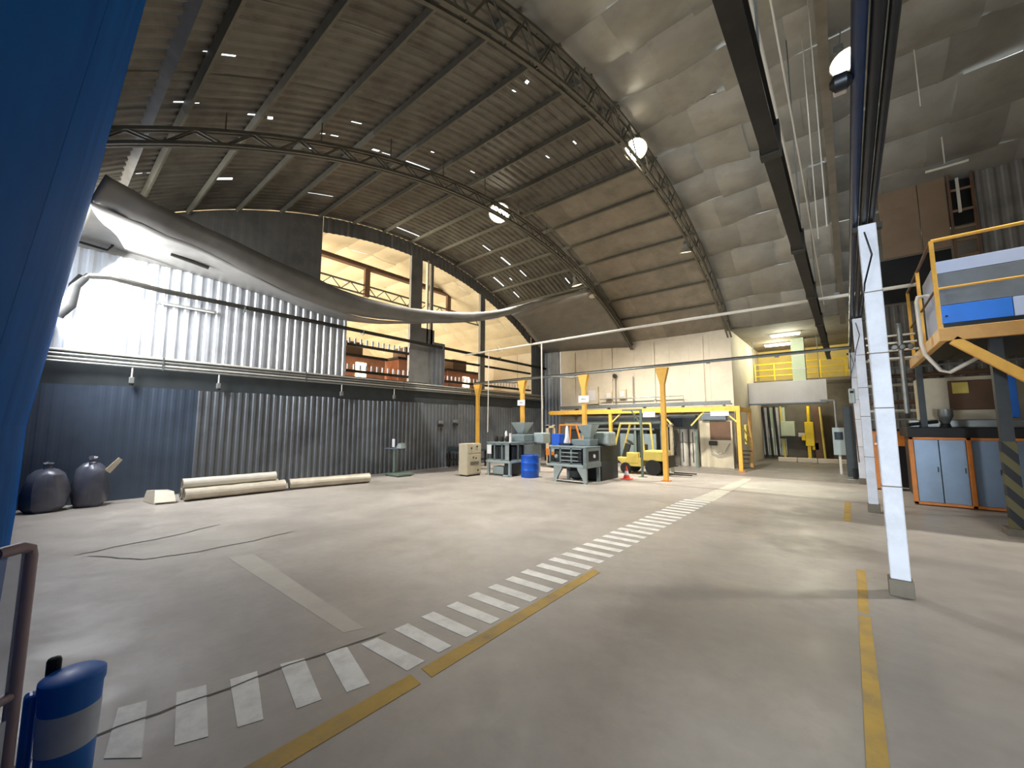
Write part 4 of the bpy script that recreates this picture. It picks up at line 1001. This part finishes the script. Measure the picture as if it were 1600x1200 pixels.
MB().lathe([(.06,0),(.13,.16),(.14,.18),(.14,.36)],(1.88,14.6,1.95),18).build('hopper','galv',t,smooth=True); MB().lathe([(.1,0),(.06,.12)],(1.88,14.6,1.84),12).build('hopper_neck','black',t)
MB().box(1.25,14.9,1.85,3.6,15.15,2.05).build('injection_bed','grey_pipe',t,bevel=.02)
for k in range(3): MB().tube((1.2,14.85-.12*k,1.92),(1.75,14.9-.1*k,2.0),.04,8).build('hose','black',t,smooth=True)
t = thing('control_stand',(.95,16.4,0),'orange control stand behind the white columns','stand')
MB().box(.54,16.4,.03,.88,16.9,1.74).build('pedestal','orange',t,bevel=.015); MB().box(.88,16.4,1.3,1.42,16.9,1.74).build('arm_box','orange',t,bevel=.015)
MB().box(.9,16.5,.1,1.35,16.9,1.3).build('dark_bay','black',t); MB().box(.6,16.38,1.42,.8,16.4,1.6).build('screen','slate_panel',t,bevel=.006); MB().box(.58,16.38,1.33,.72,16.395,1.38).build('button_strip','paper',t)
MB().box(.5,16.35,1.74,1.45,16.95,1.8).build('lid','black',t); MB().box(.5,16.36,0,.95,16.95,.03).build('foot_plate','steel_dark',t)

# raised platform
t = thing('raised_platform',(1.4,10.5,0),'raised yellow platform with handrails at the right edge','platform')
MB().box(1.38,10.45,3.42,5.6,10.55,3.66).build('edge_beam','ochre',t,bevel=.008); MB().box(1.38,10.55,3.42,1.48,15.0,3.66).build('edge_beam','ochre',t,bevel=.008)
for i in range(7): MB().box(1.49+i*.58,10.56,3.58,1.49+i*.58+.57,15.0,3.62).build('floor_plate','steel_dark',t)
for x,y,m in ((1.41,10.5,'yellow'),(1.41,12.45,'yellow'),(1.41,14.3,'yellow'),(3.6,10.5,'yellow'),(5.5,10.5,'yellow')): MB().box(x-.03,y-.03,3.66,x+.03,y+.03,5.32).build('rail_post',m,t,bevel=.005)
MB().tube((1.41,10.5,5.32),(5.6,10.5,5.32),.03,10).build('top_rail','yellow',t,smooth=True); MB().tube((1.41,10.5,4.4),(5.6,10.5,4.4),.02,10).build('mid_rail','yellow',t,smooth=True)
MB().tube((1.41,10.5,5.32),(1.41,14.3,5.32),.03,10).build('top_rail','rust_brown',t,smooth=True); MB().tube((1.41,10.5,4.4),(1.41,14.3,4.4),.02,10).build('mid_rail','rust_brown',t,smooth=True)
MB().bar((1.55,10.5,3.43),(3.0,10.5,2.05),.1,.15).build('brace','yellow',t)
MB().box(2.95,10.45,0,3.07,10.55,3.42).build('support_post','machine_dark',t)
MB().box(2.08,11.1,1.62,2.24,11.26,3.58).build('support_post','machine_dark',t); MB().box(2.07,11.09,.12,2.25,11.27,1.62).build('striped_guard','hazard',t); MB().box(2.0,11.0,0,2.32,11.36,.12).build('post_foot','dim_wall',t)
MB().box(5.2,11.1,0,5.36,11.26,3.58).build('support_post','machine_dark',t)
MB().box(1.44,14.6,0,1.56,14.72,3.42).build('support_post','machine_dark',t)
t = thing('platform_unit',(2.8,11.2,3.62),'blue and grey panelled unit standing on the raised platform','machine')
MB().box(1.55,11.2,3.66,4.8,12.8,5.06).build('body','machine_dark',t)
MB().box(1.53,11.17,4.86,4.82,11.2,5.1).build('top_band','pale_blue',t,bevel=.006); MB().box(1.53,11.17,4.22,4.82,11.2,4.85).build('grey_panel','slate_panel',t,bevel=.006)
MB().box(1.53,11.16,3.86,2.42,11.2,4.21).build('blue_panel','sky_panel',t,bevel=.006); MB().box(2.43,11.16,3.86,4.82,11.2,4.21).build('white_panel','pale_blue',t,bevel=.006)
MB().box(1.51,11.2,3.66,1.55,12.8,5.06).build('side_sheet','pale_blue',t); MB().lathe([(.02,0),(.015,.03)],(1.6,11.16,4.0),8,(0,-1,0)).build('knob','black',t)
run('white_hose',[(1.45,11.6,4.55),(1.28,11.6,4.55),(1.26,11.6,4.45),(1.27,11.6,3.55),(1.3,11.6,3.35),(1.5,11.6,3.0),(1.62,11.6,2.95),(2.0,11.5,3.2),(2.3,11.5,3.3)],.035,'white_pipe','white pipe bending down and under the raised platform corner','pipe')
t = thing('valve_cluster',(1.38,13.4,3.9),'grey pipe cluster with valves beside the platform end','pipes')
for k in range(4): MB().tube((.5,13.5+.2*k,3.55+.22*k),(1.45,13.5+.2*k,3.55+.22*k),.025,8).build('pipe','white_pipe',t,smooth=True)
for k in range(3): MB().lathe([(.05,0),(.07,.05),(.05,.1)],(1.0+.14*k,13.45,3.8),10,(0,-1,0)).build('valve','galv',t,smooth=True)
MB().tube((1.12,13.5,2.2),(1.12,13.5,4.4),.05,8).build('riser','galv',t,smooth=True)
t = thing('pipe_rack',(.9,19.2,0),'rack of level grey pipes behind the white columns','pipes')
for k in range(9):
    z = 2.1+k*.3; MB().tube((.5,19.2,z),(4.5,19.2,z+.03),.03+.02*(k%3),8).build('pipe',('grey_pipe','white_pipe','rust_brown')[k%3],t,smooth=True)
for x in (.5,2.5,4.5): MB().box(x-.05,19.26,0,x+.05,19.36,4.9).build('upright','steel_dark',t)

# ------------------------------------------------------------------ passage fittings
t = thing('hung_panel',(-2.27,24,3.5),'long white panel hanging across the passage entrance','panel')
MB().box(-3.88,23.9,3.02,-.65,24.3,4.1).build('face','white_box',t,bevel=.01); MB().box(-3.88,23.88,2.96,-.65,24.3,3.02).build('bottom_trim','slate_panel',t)
for x in (-3.6,-.9): MB().tube((x,24.1,4.1),(x,24.1,6.3),.02,6).build('hanger','galv',t)
t = thing('air_duct',(-1.7,24.6,4.1),'white upright duct above the hanging white panel','duct')
MB().box(-1.97,24.4,4.1,-1.43,24.9,6.3).build('duct','pale_green',t,bevel=.01)
for z in (4.7,5.4): MB().box(-1.99,24.38,z,-1.41,24.92,z+.04).build('flange','white_box',t)
mz = struct('trim_mezzanine')
MB().box(-3.9,25.8,4.2,.7,28,4.35).build('mezzanine_slab','dim_wall',mz); MB().box(-3.9,27.9,4.35,.7,27.98,6.3).build('upper_wall','yellow_wall',mz)
t = thing('mezzanine_rail',(-1.6,25.9,4.35),'yellow three-bar railing on the mezzanine over the passage','railing')
for z in (4.62,4.95,5.28): MB().tube((-3.85,25.9,z),(.6,25.9,z),.025,8).build('bar','bright_yellow',t,smooth=True)
for x in (-3.8,-2.9,-1.9,-.9,.1): MB().box(x-.025,25.88,4.35,x+.025,25.93,5.3).build('rail_post','bright_yellow',t)
for i,(x,lab) in enumerate(((-3.82,'upright pipe on passage end wall, leftmost'),(-3.55,'upright pipe on passage end wall, second from left'),(-3.25,'upright pipe on passage end wall, third from left'),(-2.95,'upright yellowish pipe on passage end wall'))):
    run('passage_pipe',[(x+.1,27.7,.1),(x,27.7,3.0)],.06,('steel_dark','steel_dark','steel_dark','lemon')[i],lab,'pipe','upright pipes in the passage')
t = thing('panel_board',(-3.5,27.8,.3),'row of pale upright boards behind the passage pipes','board')
for k in range(4): MB().box(-3.88+k*.29,27.78,.2,-3.62+k*.29,27.9,2.95).build('board',('white_box','pale_green','white_box','pale_green')[k],t,bevel=.006)
MB().box(-3.6,27.76,1.2,-3.4,27.78,1.75).build('notice','paper',t)
t = thing('wall_cabinet',(-2.5,27.5,1.3),'pale wall cabinet on passage end wall','cabinet')
MB().box(-2.95,27.4,1.3,-2.3,27.9,2.15).build('body','pale_green',t,bevel=.02); MB().box(-2.9,27.38,1.34,-2.35,27.4,2.1).build('door','pale_green',t,bevel=.01); MB().box(-3.0,27.3,1.18,-1.6,27.9,1.28).build('shelf','steel_dark',t)
MB().box(-2.15,27.4,1.28,-1.85,27.7,1.5).build('meter','white_box',t,bevel=.01)
t = thing('yellow_machine',(-1.55,27,0),'bright yellow machine with column at the end of the passage','machine')
MB().box(-1.82,26.9,.8,-1.42,27.3,2.1).build('body','bright_yellow',t,bevel=.03); MB().box(-1.98,26.85,1.1,-1.8,27.1,1.4).build('motor','bright_yellow',t,bevel=.03)
MB().box(-1.55,27.0,.6,-1.25,27.2,1.0).build('lower_guard','bright_yellow',t,bevel=.02); MB().box(-1.42,27.0,.1,-1.1,27.4,2.9).build('brown_column','rust_brown',t)
MB().tube((-1.62,27.0,2.1),(-1.6,27.0,2.95),.08,10).build('stem','bright_yellow',t,smooth=True); MB().tube((-1.02,26.9,.1),(-1.1,26.9,2.9),.05,8).build('pole','lemon',t,smooth=True)
MB().box(-1.75,26.95,.1,-1.6,27.2,.8).build('leg','bright_yellow',t); MB().box(-1.95,26.8,0,-.9,27.45,.1).build('base','dim_wall',t)
t = thing('switch_cabinet',(-.35,20.4,0),'grey switch cabinet on a post at the right of the passage','cabinet')
MB().box(-.5,20.4,.75,-.12,20.62,1.82).build('body','machine_light',t,bevel=.015); MB().box(-.36,20.45,0,-.28,20.53,.75).build('post','white_pipe',t); MB().box(-.45,20.44,0,-.2,20.6,.02).build('foot_plate','galv',t)
MB().box(-.44,20.385,1.35,-.18,20.4,1.65).build('window','dark_glass',t,bevel=.006); MB().tube((-.35,20.5,1.82),(-.35,20.5,2.9),.04,8).build('conduit','grey_pipe',t,smooth=True); MB().tube((-.35,20.5,2.9),(-.8,20.5,2.92),.04,8).build('conduit','grey_pipe',t,smooth=True)
t = thing('kerb',(-1.8,26,0),'pale low kerb across the end of the passage','kerb')
for k in range(4): MB().box(-3.0+k*.85,25.9,0,-3.0+k*.85+.83,26.2,.22).build('block','cream_wall',t,bevel=.02)
t = thing('passage_lamp',(-2.6,25.2,6.1),'tube lamp on the passage ceiling','lamp')
MB().box(-3.2,25.1,6.18,-2.0,25.3,6.26).build('housing','white_box',t); MB().tube((-3.15,25.2,6.15),(-2.05,25.2,6.15),.03,8).build('tube','lamp_glow',t); MB().box(-2.65,25.15,6.26,-2.55,25.25,6.3).build('mount','galv',t)
point('passage_light',(-2.6,25.0,5.7),160,(1.0,.92,.66),.3)
t = thing('passage_lamp',(-2.0,22.6,6.1),'tube lamp on the ceiling before the hanging white panel','lamp')
MB().box(-2.6,22.5,6.18,-1.4,22.7,6.26).build('housing','white_box',t); MB().tube((-2.55,22.6,6.15),(-1.45,22.6,6.15),.03,8).build('tube','lamp_glow',t); MB().box(-2.05,22.55,6.26,-1.95,22.65,6.3).build('mount','galv',t)
point('passage_light',(-2.0,22.4,5.7),120,(.95,1,.82),.3)
point('passage_light',(-1.8,26.4,3.6),60,(1.0,.95,.74),.2)
